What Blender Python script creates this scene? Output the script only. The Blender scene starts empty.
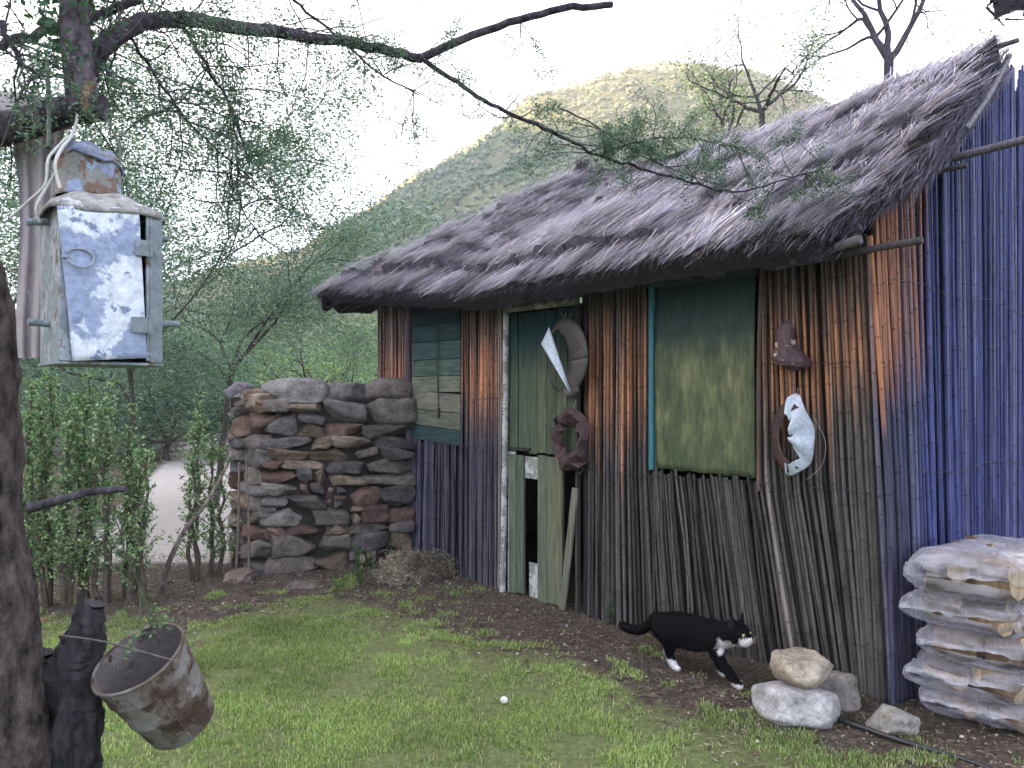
import bpy, bmesh, math, random
import numpy as np
from mathutils import Vector, Matrix, noise

SEED = 7
rng = np.random.default_rng(SEED)
random.seed(SEED)
scene = bpy.context.scene
COL = scene.collection
F, CX, CY, CAMH = 800.0, 512.0, 395.0, 1.4

def at(px, py, d):
    return np.array([(px - CX) / F * d, d, CAMH - (py - CY) / F * d])
def gnd(px, py, z=0.0):
    return at(px, py, F * (CAMH - z) / (py - CY))

# ------------------------------------------------------------------ materials
def new_mat(name):
    m = bpy.data.materials.new(name); m.use_nodes = True
    nt = m.node_tree; nt.nodes.clear()
    out = nt.nodes.new('ShaderNodeOutputMaterial')
    return m, nt, out
def N(nt, t, **kw):
    n = nt.nodes.new(t)
    for k, v in kw.items():
        if k in n.inputs.keys() if hasattr(n.inputs, 'keys') else False: n.inputs[k].default_value = v
        else: setattr(n, k, v)
    return n
def noise_node(nt, scale, detail=4, rough=.6, vec=None, mapping=None):
    n = nt.nodes.new('ShaderNodeTexNoise')
    n.inputs['Scale'].default_value = scale; n.inputs['Detail'].default_value = detail
    n.inputs['Roughness'].default_value = rough
    tc = nt.nodes.new('ShaderNodeTexCoord')
    if mapping:
        mp = nt.nodes.new('ShaderNodeMapping'); mp.inputs['Scale'].default_value = mapping
        nt.links.new(tc.outputs['Object'], mp.inputs['Vector']); nt.links.new(mp.outputs[0], n.inputs['Vector'])
    else:
        nt.links.new(tc.outputs['Object'], n.inputs['Vector'])
    return n
def ramp(nt, fac, stops):
    r = nt.nodes.new('ShaderNodeValToRGB'); e = r.color_ramp.elements
    while len(e) < len(stops): e.new(.5)
    for i, (p, c) in enumerate(stops):
        e[i].position = p; e[i].color = (c[0], c[1], c[2], 1) if hasattr(c, '__len__') else (c, c, c, 1)
    nt.links.new(fac, r.inputs['Fac']); return r
def mix(nt, fac, a, b, mode='MIX'):
    m = nt.nodes.new('ShaderNodeMix'); m.data_type = 'RGBA'; m.blend_type = mode
    for sock, v in ((m.inputs[0], fac), (m.inputs[6], a), (m.inputs[7], b)):
        if hasattr(v, 'is_output') or isinstance(v, bpy.types.NodeSocket): nt.links.new(v, sock)
        elif hasattr(v, '__len__'): sock.default_value = (v[0], v[1], v[2], 1)
        else: sock.default_value = v
    return m.outputs[2]
def attr(nt, name='Col'):
    a = nt.nodes.new('ShaderNodeAttribute'); a.attribute_name = name; return a
def principled(nt, out, col, rough=.8, spec=.3, metal=0, bump=None, bstr=.3, bdist=.005):
    p = nt.nodes.new('ShaderNodeBsdfPrincipled')
    if isinstance(col, bpy.types.NodeSocket): nt.links.new(col, p.inputs['Base Color'])
    else: p.inputs['Base Color'].default_value = (*col[:3], 1)
    if isinstance(rough, bpy.types.NodeSocket): nt.links.new(rough, p.inputs['Roughness'])
    else: p.inputs['Roughness'].default_value = rough
    p.inputs['Specular IOR Level'].default_value = spec
    p.inputs['Metallic'].default_value = metal
    if bump is not None:
        b = nt.nodes.new('ShaderNodeBump'); b.inputs['Strength'].default_value = bstr; b.inputs['Distance'].default_value = bdist
        nt.links.new(bump, b.inputs['Height']); nt.links.new(b.outputs[0], p.inputs['Normal'])
    nt.links.new(p.outputs[0], out.inputs[0]); return p
def m_attr(name, rough=.85, spec=.2, nscale=30, lo=.6, hi=1.3, mapping=None, bstr=.4, bdist=.004, detail=5, metal=0, grain=0):
    m, nt, out = new_mat(name)
    n = noise_node(nt, nscale, detail, .65, mapping=mapping)
    r = ramp(nt, n.outputs['Fac'], [(.3, lo), (.7, hi)])
    c = mix(nt, 1.0, attr(nt).outputs['Color'], r.outputs['Color'], 'MULTIPLY')
    hgt = n.outputs['Fac']
    if grain:
        g2 = noise_node(nt, grain, 8, .75); r2 = ramp(nt, g2.outputs['Fac'], [(.36, .6), (.5, 1.0), (.68, 1.35)])
        c = mix(nt, 1.0, c, r2.outputs['Color'], 'MULTIPLY'); hgt = mix(nt, .5, hgt, g2.outputs['Fac'])
    principled(nt, out, c, rough, spec, metal, hgt, bstr, bdist)
    return m
def m_leaf(name, trans=.35, rough=.55):
    m, nt, out = new_mat(name)
    a = attr(nt).outputs['Color']
    p = principled(nt, out, a, rough, .25)
    t = nt.nodes.new('ShaderNodeBsdfTranslucent')
    tc = mix(nt, 1.0, a, (1.0, 1.25, .6), 'MULTIPLY'); nt.links.new(tc, t.inputs[0])
    ms = nt.nodes.new('ShaderNodeMixShader'); ms.inputs[0].default_value = trans
    nt.links.new(p.outputs[0], ms.inputs[1]); nt.links.new(t.outputs[0], ms.inputs[2])
    nt.links.new(ms.outputs[0], out.inputs[0])
    return m

M = {}
M['reed'] = m_attr('reed', .7, .3, 14, .55, 1.35, (3, 3, .35), .3, .002)
M['thatch'] = m_attr('thatch', .9, .1, 60, .6, 1.3, None, .5, .004)
M['strand'] = m_attr('strand', .75, .25, 20, .8, 1.2, None, .1, .001)
M['stone'] = m_attr('stone', .88, .25, 9, .5, 1.5, None, .9, .014, 9, 0, 48)
M['wood'] = m_attr('weathered_wood', .85, .15, 9, .5, 1.35, (6, 6, .5), .6, .003, 7)
M['hwood'] = m_attr('weathered_board', .85, .15, 7, .45, 1.4, (.8, .8, 7), .6, .003, 7)
M['bark'] = m_attr('bark', .95, .1, 34, .15, 2.2, (1, 1, .4), 1.0, .025, 10, 0, 16)
M['twig'] = m_attr('twig', .9, .15, 30, .6, 1.4, None, .4, .002)
M['leaf'] = m_leaf('leaf')
M['blade'] = m_leaf('grass_blade', .4, .6)
M['soil_bits'] = m_attr('soil_bits', .95, .1, 40, .5, 1.5)
M['plain'] = m_attr('painted', .6, .3, 18, .75, 1.2)
M['wire'] = m_attr('wire', .6, .4, 50, .6, 1.3, metal=.4)
M['hose'] = m_attr('hose', .4, .5, 50, .9, 1.1)
M['fur'] = m_attr('fur', .85, .05, 120, .6, 1.3, bstr=.5, bdist=.003)
M['char'] = m_attr('charred', .75, .3, 34, .2, 2.4, (1, 1, .22), 1.0, .03, 9, 0, 40)
M['scrub'] = m_attr('scrub', .95, .05, .9, .5, 1.5, bstr=1, bdist=.5)

def m_flaky(name, base, second, under, s1=7, t1=.52, s2=11, t2=.6, rough=.65, gscale=60, metal=0.0):
    m, nt, out = new_mat(name)
    n1 = noise_node(nt, s1, 6, .6); n2 = noise_node(nt, s2, 8, .7); n3 = noise_node(nt, gscale, 5, .7)
    # offset the second pattern
    f1 = ramp(nt, n1.outputs['Fac'], [(t1 - .012, 0.), (t1 + .012, 1.)])
    f2 = ramp(nt, n2.outputs['Fac'], [(t2 - .015, 0.), (t2 + .02, 1.)])
    c = mix(nt, f1.outputs['Color'], base, second)
    c = mix(nt, f2.outputs['Color'], c, under)
    g = ramp(nt, n3.outputs['Fac'], [(.3, .65), (.7, 1.2)])
    c = mix(nt, 1.0, c, g.outputs['Color'], 'MULTIPLY')
    h = mix(nt, .5, f1.outputs['Color'], n3.outputs['Fac'])
    principled(nt, out, c, rough, .35, metal, h, .5, .002)
    return m
M['blue_flaky'] = m_flaky('flaking_blue_white', (.26, .31, .44), (.58, .62, .70), (.17, .215, .32), 6.5, .47, 24, .57)
M['tin_frame'] = m_flaky('weathered_tin', (.17, .20, .22), (.26, .29, .33), (.12, .085, .06), 16, .52, 14, .58)
M['can_rust'] = m_flaky('rusty_can', (.20, .20, .19), (.25, .31, .45), (.14, .085, .055), 14, .55, 16, .52)
M['bucket'] = m_flaky('rusty_bucket', (.17, .158, .148), (.115, .092, .078), (.062, .036, .028), 9, .5, 12, .53, .75, 40)
M['bucket_in'] = m_flaky('bucket_inside', (.12, .10, .10), (.16, .14, .135), (.055, .045, .042), 6, .55, 8, .56, .8)
M['rust_dark'] = m_flaky('dark_rust', (.055, .032, .036), (.085, .045, .04), (.035, .027, .032), 14, .55, 20, .6, .8)
M['rust_spot'] = m_flaky('rusty_enamel', (.085, .05, .06), (.50, .42, .32), (.06, .035, .04), 16, .60, 24, .62, .6)
M['white_tin'] = m_flaky('white_enamel', (.50, .56, .66), (.42, .47, .56), (.09, .06, .05), 9, .55, 12, .68, .5)
M['grey_tin'] = m_flaky('grey_tin', (.075, .068, .064), (.052, .046, .045), (.045, .03, .026), 10, .55, 12, .62, .55)
M['crown_lid'] = m_flaky('blue_grey_sheet', (.10, .12, .18), (.15, .17, .23), (.07, .07, .08), 8, .55, 12, .62, .6)
M['roof_tin'] = m_flaky('dusty_tin_roof', (.30, .29, .28), (.22, .21, .21), (.38, .38, .40), 20, .5, 30, .6, .9)
M['green_board'] = m_flaky('mossy_panel', (.17, .19, .045), (.12, .155, .05), (.09, .13, .06), 5, .52, 9, .60, .7, 25)
M['chalk'] = m_flaky('flaking_whitewash', (.45, .46, .45), (.22, .23, .22), (.12, .12, .12), 12, .5, 22, .6)

def m_cloth():
    m, nt, out = new_mat('mauve_netting')
    n = noise_node(nt, 14, 5, .6)
    c = ramp(nt, n.outputs['Fac'], [(.3, (.27, .235, .25)), (.7, (.36, .32, .335))])
    p = principled(nt, out, c.outputs['Color'], .9, .1)
    t = nt.nodes.new('ShaderNodeBsdfTransparent'); ms = nt.nodes.new('ShaderNodeMixShader'); ms.inputs[0].default_value = .03
    nt.links.new(p.outputs[0], ms.inputs[1]); nt.links.new(t.outputs[0], ms.inputs[2]); nt.links.new(ms.outputs[0], out.inputs[0])
    return m
M['cloth'] = m_cloth()
def m_plastic():
    m, nt, out = new_mat('clear_plastic_film')
    n = noise_node(nt, 5, 4, .5, mapping=(1, 1, 3))
    p = principled(nt, out, (.58, .58, .66), .14, .9, 0, n.outputs['Fac'], .5, .015)
    t = nt.nodes.new('ShaderNodeBsdfTransparent'); t.inputs[0].default_value = (.93, .93, .96, 1)
    f = ramp(nt, n.outputs['Fac'], [(.42, .06), (.68, .55)])
    fr = nt.nodes.new('ShaderNodeLayerWeight'); fr.inputs[0].default_value = .22
    mx = nt.nodes.new('ShaderNodeMath'); mx.operation = 'MAXIMUM'
    nt.links.new(f.outputs['Color'], mx.inputs[0]); nt.links.new(fr.outputs['Facing'], mx.inputs[1])
    ms = nt.nodes.new('ShaderNodeMixShader')
    nt.links.new(mx.outputs[0], ms.inputs[0])
    nt.links.new(t.outputs[0], ms.inputs[1]); nt.links.new(p.outputs[0], ms.inputs[2]); nt.links.new(ms.outputs[0], out.inputs[0])
    return m
M['plastic'] = m_plastic()

def m_ground():
    m, nt, out = new_mat('soil_grass_sand')
    a = attr(nt); sep = nt.nodes.new('ShaderNodeSeparateColor'); nt.links.new(a.outputs['Color'], sep.inputs[0])
    big = noise_node(nt, 1.7, 6, .65); fine = noise_node(nt, 34, 8, .75); mid = noise_node(nt, 7, 6, .7)
    dirt = ramp(nt, fine.outputs['Fac'], [(.28, (.028, .023, .019)), (.5, (.078, .062, .050)), (.72, (.18, .148, .12))])
    dirt2 = ramp(nt, mid.outputs['Fac'], [(.3, .65), (.7, 1.35)])
    dirtc = mix(nt, 1., dirt.outputs['Color'], dirt2.outputs['Color'], 'MULTIPLY')
    grass = ramp(nt, fine.outputs['Fac'], [(.3, (.06, .075, .032)), (.7, (.20, .22, .095))])
    sand = ramp(nt, mid.outputs['Fac'], [(.3, (.36, .325, .31)), (.7, (.43, .395, .375))])
    def thr(ch, w):
        ad = nt.nodes.new('ShaderNodeMath'); ad.operation = 'MULTIPLY_ADD'; ad.inputs[1].default_value = w; 
        nt.links.new(mid.outputs['Fac'], ad.inputs[0]); nt.links.new(ch, ad.inputs[2])
        return ramp(nt, ad.outputs[0], [(.5 + w * .5 - .12, 0.), (.5 + w * .5 + .12, 1.)]).outputs['Color']
    c = mix(nt, thr(sep.outputs['Red'], .9), dirtc, grass.outputs['Color'])
    c = mix(nt, thr(sep.outputs['Green'], .35), c, sand.outputs['Color'])
    far = ramp(nt, big.outputs['Fac'], [(.35, (.07, .085, .035)), (.65, (.14, .13, .07))])
    c = mix(nt, sep.outputs['Blue'], c, far.outputs['Color'])
    principled(nt, out, c, .95, .1, 0, fine.outputs['Fac'], .8, .02)
    return m
M['ground'] = m_ground()
def m_hill():
    m, nt, out = new_mat('hill_scrubland')
    n1 = noise_node(nt, .03, 8, .65); n2 = noise_node(nt, .22, 8, .7)
    c1 = ramp(nt, n1.outputs['Fac'], [(.36, (.20, .24, .12)), (.50, (.36, .31, .19)), (.66, (.50, .35, .26))])
    c2 = ramp(nt, n2.outputs['Fac'], [(.35, .45), (.65, 1.45)])
    c = mix(nt, 1., c1.outputs['Color'], c2.outputs['Color'], 'MULTIPLY')
    a = attr(nt).outputs['Color']
    c = mix(nt, 1., c, a, 'MULTIPLY')
    principled(nt, out, c, .95, .05, 0, n2.outputs['Fac'], 1., 1.5)
    return m
M['hill'] = m_hill()

# ------------------------------------------------------------------ mesh builder
_b = bmesh.new(); bmesh.ops.create_icosphere(_b, subdivisions=4, radius=1)
ICO4 = (np.array([v.co[:] for v in _b.verts]), np.array([[v.index for v in f.verts] for f in _b.faces])); _b.free()
_b = bmesh.new(); bmesh.ops.create_icosphere(_b, subdivisions=3, radius=1)
ICO3 = (np.array([v.co[:] for v in _b.verts]), np.array([[v.index for v in f.verts] for f in _b.faces])); _b.free()
_b = bmesh.new(); bmesh.ops.create_icosphere(_b, subdivisions=1, radius=1)
ICO0 = (np.array([v.co[:] for v in _b.verts]), np.array([[v.index for v in f.verts] for f in _b.faces])); _b.free()
_b = bmesh.new(); bmesh.ops.create_icosphere(_b, subdivisions=2, radius=1)
ICO1 = (np.array([v.co[:] for v in _b.verts]), np.array([[v.index for v in f.verts] for f in _b.faces])); _b.free()

_b = bmesh.new(); bmesh.ops.create_cube(_b, size=2); bmesh.ops.subdivide_edges(_b, edges=_b.edges[:], cuts=8, use_grid_fill=True)
CUB = (np.array([v.co[:] for v in _b.verts]), np.array([[v.index for v in f.verts] for f in _b.faces])); _b.free()
CUB = (CUB[0] / np.linalg.norm(CUB[0], axis=1, keepdims=True), CUB[1])
def nrm(v):
    v = np.asarray(v, float); l = np.linalg.norm(v, axis=-1, keepdims=True); return v / np.maximum(l, 1e-9)

class MB:
    def __init__(s): s.V = []; s.C = []; s.Fc = []; s.n = 0
    def add(s, v, f, c):
        v = np.asarray(v, float); f = np.asarray(f, int)
        c = np.asarray(c, float)
        if c.ndim == 1: c = np.tile(c[:3], (len(v), 1))
        s.V.append(v); s.C.append(c[:, :3]); s.Fc.append(f + s.n); s.n += len(v)
    def tube(s, pts, r, n=6, col=(.2, .2, .2), cap=True):
        P = np.asarray(pts, float); m = len(P); r = np.broadcast_to(np.asarray(r, float), (m,))
        T = np.gradient(P, axis=0); T = nrm(T)
        up = np.array([0, 0, 1.]) if abs(T[0][2]) < .9 else np.array([1., 0, 0])
        a = nrm(np.cross(T[0], up)); A = [a]
        for i in range(1, m):
            a = A[-1] - T[i] * np.dot(A[-1], T[i]); A.append(nrm(a))
        A = np.array(A); B = np.cross(T, A)
        th = np.arange(n) * 2 * math.pi / n
        V = P[:, None] + r[:, None, None] * (np.cos(th)[None, :, None] * A[:, None] + np.sin(th)[None, :, None] * B[:, None])
        V = V.reshape(-1, 3)
        i, j = np.meshgrid(np.arange(m - 1), np.arange(n), indexing='ij')
        f = np.stack([i * n + j, i * n + (j + 1) % n, (i + 1) * n + (j + 1) % n, (i + 1) * n + j], -1).reshape(-1, 4)
        c = np.asarray(col, float)
        if c.ndim == 2: c = np.repeat(c, n, axis=0)
        s.add(V, f, c)
        if cap:
            cc = c if c.ndim == 1 else None
            for e, rr in ((0, -1), (m - 1, 1)):
                ring = V[e * n:(e + 1) * n]; ctr = P[e]
                vv = np.vstack([ring, ctr]); ff = [[k, (k + 1) % n, n] if rr > 0 else [(k + 1) % n, k, n] for k in range(n)]
                s.add(vv, ff, (cc if cc is not None else c[e * n]) * .9)
    def box(s, c, ax, ay, az, col=(.3, .3, .3)):
        c = np.asarray(c, float); ax, ay, az = map(lambda q: np.asarray(q, float), (ax, ay, az))
        V = np.array([c + i * ax + j * ay + k * az for i in (-1, 1) for j in (-1, 1) for k in (-1, 1)])
        f = [[0, 1, 3, 2], [4, 6, 7, 5], [0, 4, 5, 1], [2, 3, 7, 6], [0, 2, 6, 4], [1, 5, 7, 3]]
        s.add(V, f, col)
    def quads(s, c, u, v, col):   # centres (N,3), half vectors (N,3)
        V = np.stack([c - u, c - v * .9, c + u, c + v * .9], 1).reshape(-1, 3)
        k = np.arange(len(c)) * 4
        s.add(V, np.stack([k, k + 1, k + 2, k + 3], -1), np.repeat(col, 4, axis=0))
    def grid(s, P, col):          # P (m,n,3)
        m, n = P.shape[:2]
        i, j = np.meshgrid(np.arange(m - 1), np.arange(n - 1), indexing='ij')
        f = np.stack([i * n + j, i * n + j + 1, (i + 1) * n + j + 1, (i + 1) * n + j], -1).reshape(-1, 4)
        c = np.asarray(col, float)
        if c.ndim == 3: c = c.reshape(-1, 3)
        s.add(P.reshape(-1, 3), f, c)
    def strips(s, A, B, W, col, mid=None):   # thin strands A->B with half-width vector W, bent by mid offset
        n = len(A); Mp = (A + B) / 2 + (0 if mid is None else mid)
        V = np.stack([A - W, A + W, Mp + W * .8, Mp - W * .8, B + W * .25, B - W * .25], 1).reshape(-1, 3)
        k = np.arange(n) * 6
        f = np.concatenate([np.stack([k, k + 1, k + 2, k + 3], -1), np.stack([k + 3, k + 2, k + 4, k + 5], -1)])
        s.add(V, f, np.repeat(col, 6, axis=0))
    def build(s, name, mat, parent=None, origin=None, smooth=True, **tags):
        V = np.vstack(s.V); C = np.vstack(s.C)
        if parent is not None: org = np.array(parent['_org'])
        elif origin is None: org = np.array([V[:, 0].mean(), V[:, 1].mean(), V[:, 2].min()])
        else: org = np.asarray(origin, float)
        V = V - org
        me = bpy.data.meshes.new(name)
        me.vertices.add(len(V)); me.vertices.foreach_set('co', V.astype(np.float32).ravel())
        loops = np.concatenate([f.ravel() for f in s.Fc]); tot = np.concatenate([np.full(len(f), f.shape[1]) for f in s.Fc])
        st = np.concatenate([[0], np.cumsum(tot)[:-1]])
        me.loops.add(len(loops)); me.loops.foreach_set('vertex_index', loops.astype(np.int32))
        me.polygons.add(len(tot)); me.polygons.foreach_set('loop_start', st.astype(np.int32))
        me.polygons.foreach_set('loop_total', tot.astype(np.int32)) if False else None
        me.update(calc_edges=True)
        me.polygons.foreach_set('use_smooth', np.full(len(tot), smooth))
        ca = me.color_attributes.new('Col', 'FLOAT_COLOR', 'POINT')
        ca.data.foreach_set('color', np.hstack([np.clip(C, 0, 1), np.ones((len(C), 1))]).astype(np.float32).ravel())
        me.materials.append(mat)
        o = bpy.data.objects.new(name, me); COL.objects.link(o)
        o['_org'] = [float(q) for q in org]
        if parent is not None: o.parent = parent; 
        if parent is None: o.location = org
        for k, v in tags.items(): o[k] = v
        return o

def thing(name, label, cat, loc, group=None):
    o = bpy.data.objects.new(name, None); COL.objects.link(o); o.location = [float(q) for q in loc]
    o.empty_display_size = .1
    o['label'] = label; o['category'] = cat; o['_org'] = [float(q) for q in loc]
    if group: o['group'] = group
    return o
def T(label, cat, group=None, kind=None):
    d = {'label': label, 'category': cat}
    if group: d['group'] = group
    if kind: d['kind'] = kind
    return d

def fbm(x, y, z=0., o=3):
    return noise.fractal(Vector((x, y, z)), 1.0, 2.0, o)

def rock(mb, c, size, rotz=0., seed=0, k=4., amp=.12, col=(.3, .3, .3), cuts=7, ico=ICO3, ax=None, fr=1.5):
    r = np.random.default_rng(seed); n = ico[0]
    p = n / (np.abs(n) ** k).sum(1, keepdims=True) ** (1 / k)
    for _ in range(cuts):
        d = nrm(r.normal(size=3)); h = r.uniform(.72, 1.0) * (np.abs(d).sum() ** .4)
        q = p @ d; over = np.maximum(q - h * .85, 0); p = p - over[:, None] * d * .95
    dn = np.array([noise.fractal(Vector(tuple(v * fr + seed * 3.1)), 1., 2., 4) for v in p])
    p = p * (1 + amp * dn[:, None])
    p = p * np.asarray(size)
    if ax is None:
        cs, sn = math.cos(rotz), math.sin(rotz); R = np.array([[cs, -sn, 0], [sn, cs, 0], [0, 0, 1]])
    else: R = np.array(ax).T
    cc = np.asarray(col) * (1 + .25 * dn[:, None])
    mb.add(p @ R.T + np.asarray(c), ico[1], cc)

def leaves(mb, C, ln, w, cols, tilt=.6, jit=.3):
    n = len(C)
    if n == 0: return
    d = nrm(rng.normal(size=(n, 3)) * [1, 1, tilt]); e = nrm(np.cross(d, rng.normal(size=(n, 3))))
    s = rng.uniform(1 - jit, 1 + jit, (n, 1))
    cols = np.asarray(cols); c = cols[rng.integers(0, len(cols), n)] * rng.uniform(.75, 1.25, (n, 1))
    mb.quads(C, d * ln * s * .5, e * w * s * .5, c)

def curve_pts(pts, n=20):
    P = np.asarray(pts, float); m = len(P)
    out = []
    for i in range(m - 1):
        p0, p1, p2, p3 = P[max(i - 1, 0)], P[i], P[i + 1], P[min(i + 2, m - 1)]
        k = max(2, n // (m - 1))
        for j in range(k):
            t = j / k
            out.append(.5 * ((2 * p1) + (-p0 + p2) * t + (2 * p0 - 5 * p1 + 4 * p2 - p3) * t * t + (-p0 + 3 * p1 - 3 * p2 + p3) * t ** 3))
    out.append(P[-1]); return np.array(out)

def grow(mb, p, d, L, r, lvl, tips, col, bend=.35, spread=.7, up=.1, kids=(3, 5), seg=7, n=5, shrink=.62):
    p = np.array(p, float); d = nrm(d); pts = [p.copy()]; dirs = [d]
    for i in range(seg):
        d = nrm(d + rng.normal(size=3) * bend / seg ** .5 + np.array([0, 0, up / seg])); p = p + d * L / seg
        pts.append(p.copy()); dirs.append(d)
    rr = np.linspace(r, r * .45, seg + 1)
    mb.tube(pts, rr, n if lvl > 0 else max(3, n - 2), col, cap=False)
    if lvl <= 0:
        for q in pts[1:]: tips.append(q)
        return
    for k in range(rng.integers(*kids)):
        i = rng.integers(2, seg + 1); q = nrm(dirs[i] + rng.normal(size=3) * spread)
        grow(mb, pts[i], q, L * shrink * rng.uniform(.7, 1.2), rr[i] * .6, lvl - 1, tips, col, bend, spread, up, kids, seg, n, shrink)
    grow(mb, pts[-1], dirs[-1], L * shrink, rr[-1], lvl - 1, tips, col, bend, spread, up, kids, seg, n, shrink)

# ------------------------------------------------------------------ camera, light, sky
cam = bpy.data.cameras.new('camera'); co = bpy.data.objects.new('camera', cam); COL.objects.link(co)
co.location = (0, 0, CAMH); co.rotation_euler = (math.radians(90), 0, 0)
cam.sensor_width = 36; cam.lens = F / 1024 * 36; cam.shift_y = (CY - 384) / 1024
cam.clip_start = .05; cam.clip_end = 3000
scene.camera = co
SUN_EL, SUN_AZ = 13.0, 285.0     # azimuth of the sun clockwise from +Y: out to the left, slightly behind
sd = np.array([math.sin(math.radians(SUN_AZ)) * math.cos(math.radians(SUN_EL)), math.cos(math.radians(SUN_AZ)) * math.cos(math.radians(SUN_EL)), math.sin(math.radians(SUN_EL))])
sl = bpy.data.lights.new('sun', 'SUN'); sl.energy = 5.0; sl.angle = math.radians(.5); sl.color = (1, .68, .38)
so = bpy.data.objects.new('sun', sl); COL.objects.link(so)
so.rotation_euler = Vector(tuple(sd)).to_track_quat('Z', 'Y').to_euler(); so.location = (-20, 0, 30)
w = bpy.data.worlds.new('World'); scene.world = w; w.use_nodes = True
nt = w.node_tree; bg = nt.nodes['Background']
sky = nt.nodes.new('ShaderNodeTexSky'); sky.sky_type = 'NISHITA'; sky.sun_disc = False
sky.sun_elevation = math.radians(SUN_EL); sky.sun_rotation = math.radians(SUN_AZ)
sky.air_density = 1.0; sky.dust_density = 2.5; sky.ozone_density = 1.5
tc = nt.nodes.new('ShaderNodeTexCoord'); mp = nt.nodes.new('ShaderNodeMapping'); mp.inputs['Scale'].default_value = (1, 1, 3)
cn = nt.nodes.new('ShaderNodeTexNoise'); cn.inputs['Scale'].default_value = 1.6; cn.inputs['Detail'].default_value = 7
nt.links.new(tc.outputs['Generated'], mp.inputs[0]); nt.links.new(mp.outputs[0], cn.inputs['Vector'])
cr = ramp(nt, cn.outputs['Fac'], [(.30, .35), (.62, .9)])
cm = mix(nt, cr.outputs['Color'], sky.outputs[0], (3.4, 3.75, 4.65))
nt.links.new(cm, bg.inputs[0]); bg.inputs[1].default_value = .06
vs = scene.view_settings; vs.view_transform = 'Standard'; vs.look = 'None'; vs.exposure = 3.6; vs.gamma = 1.0
scene.cycles.max_bounces = 6; scene.cycles.transparent_max_bounces = 10; scene.cycles.diffuse_bounces = 3
scene.cycles.volume_bounces = 1; scene.cycles.use_denoising = True

# ------------------------------------------------------------------ ground
def pl_dist_front(x, y):
    """positive on the lawn side of the lawn's edge"""
    E = [(-3.2, 5.0), (-1.96, 4.75), (-1.3, 5.55), (-.6, 4.95), (-.1, 4.35), (.3, 4.25), (.62, 3.6), (1.3, 2.95), (2.2, 2.3)]
    yy = np.interp(x, [e[0] for e in E], [e[1] for e in E]); return yy - y
def grass_m(x, y):
    return np.clip(.5 + pl_dist_front(x, y) * 1.1, 0, 1)
def sand_m(x, y):
    # sandy track running away to the left behind the shrubs
    c = -2.55 - (y - 6.0) * .30; hw = .95 + (y - 6) * .05
    a = np.clip(.5 + (hw - np.abs(x - c)) * 1.5, 0, 1) * np.clip((y - 6.35) * 1.6, 0, 1)
    return a * np.clip((34 - y) / 6, 0, 1)
def axis(lo, hi, near, step, far, nfar):
    a = np.arange(near[0], near[1], step)
    left = near[0] - np.geomspace(step, near[0] - lo, nfar)[::-1]; right = near[1] + np.geomspace(step, hi - near[1], nfar)
    return np.concatenate([left, a, right])
gx = axis(-620, 620, (-6, 4), .055, 620, 40); gy = axis(-80, 620, (1.5, 11), .055, 620, 40)
X, Y = np.meshgrid(gx, gy, indexing='ij')
def gz(x, y):
    return .022 * fbm(x * 1.3, y * 1.3) + .008 * fbm(x * 9, y * 9, 3)
Z = np.array([[gz(a, b) if (-7 < a < 5 and 1 < b < 12) else 0. for b in gy] for a in gx])
g = MB(); far = np.clip((np.hypot(X, Y) - 26) / 12, 0, 1)
g.grid(np.stack([X, Y, Z], -1), np.stack([grass_m(X, Y) * (1 - far), sand_m(X, Y), far], -1))
ground = g.build('ground', M['ground'], origin=(0, 0, 0), kind='structure')
def gzi(x, y): return gz(float(x), float(y))

# hill beyond the valley
CR = np.array([(-900, 350), (-300, 335), (0, 315), (200, 292), (300, 252), (330, 232), (360, 208), (400, 181), (440, 156), (480, 130), (520, 107), (560, 88), (600, 76), (650, 69), (700, 67), (750, 70), (800, 84), (850, 105), (900, 130), (1000, 170), (1200, 215), (2000, 270)], float)
def hill_h(x, y):
    a = x / y * F + CX
    crest = (CY - np.interp(a, CR[:, 0], CR[:, 1]) - 6) / F * 300
    t = (y - 62) / 238
    up = float(np.clip(t, 0, 1)); prof = (.25 * up + .75 * (1 - (1 - up ** 1.25) ** 1.5)) if up < 1 else 1 - ((y - 300) / 420) ** 1.3
    gul = (noise.fractal(Vector((x * .016, y * .012, 0)), 1., 2.1, 6) - .5 * abs(noise.noise(Vector((x * .035 + 9, y * .012, 2)))))
    return crest * prof + gul * 10 * min(max(t, 0), 1) ** .5 * (1 if y < 280 else max(0, 1 - (y - 280) / 20) * .85 + .15) - (2 if t < 0 else 0)
def ss_(a, b, x): t = min(max((x - a) / (b - a), 0), 1); return t * t * (3 - 2 * t)
h = MB(); hy = np.concatenate([np.linspace(58, 300, 120), np.linspace(306, 560, 24)]); ha = np.linspace(-.86, 1.15, 260)
P = np.zeros((len(ha), len(hy), 3)); Cc = np.ones((len(ha), len(hy), 3))
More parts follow.
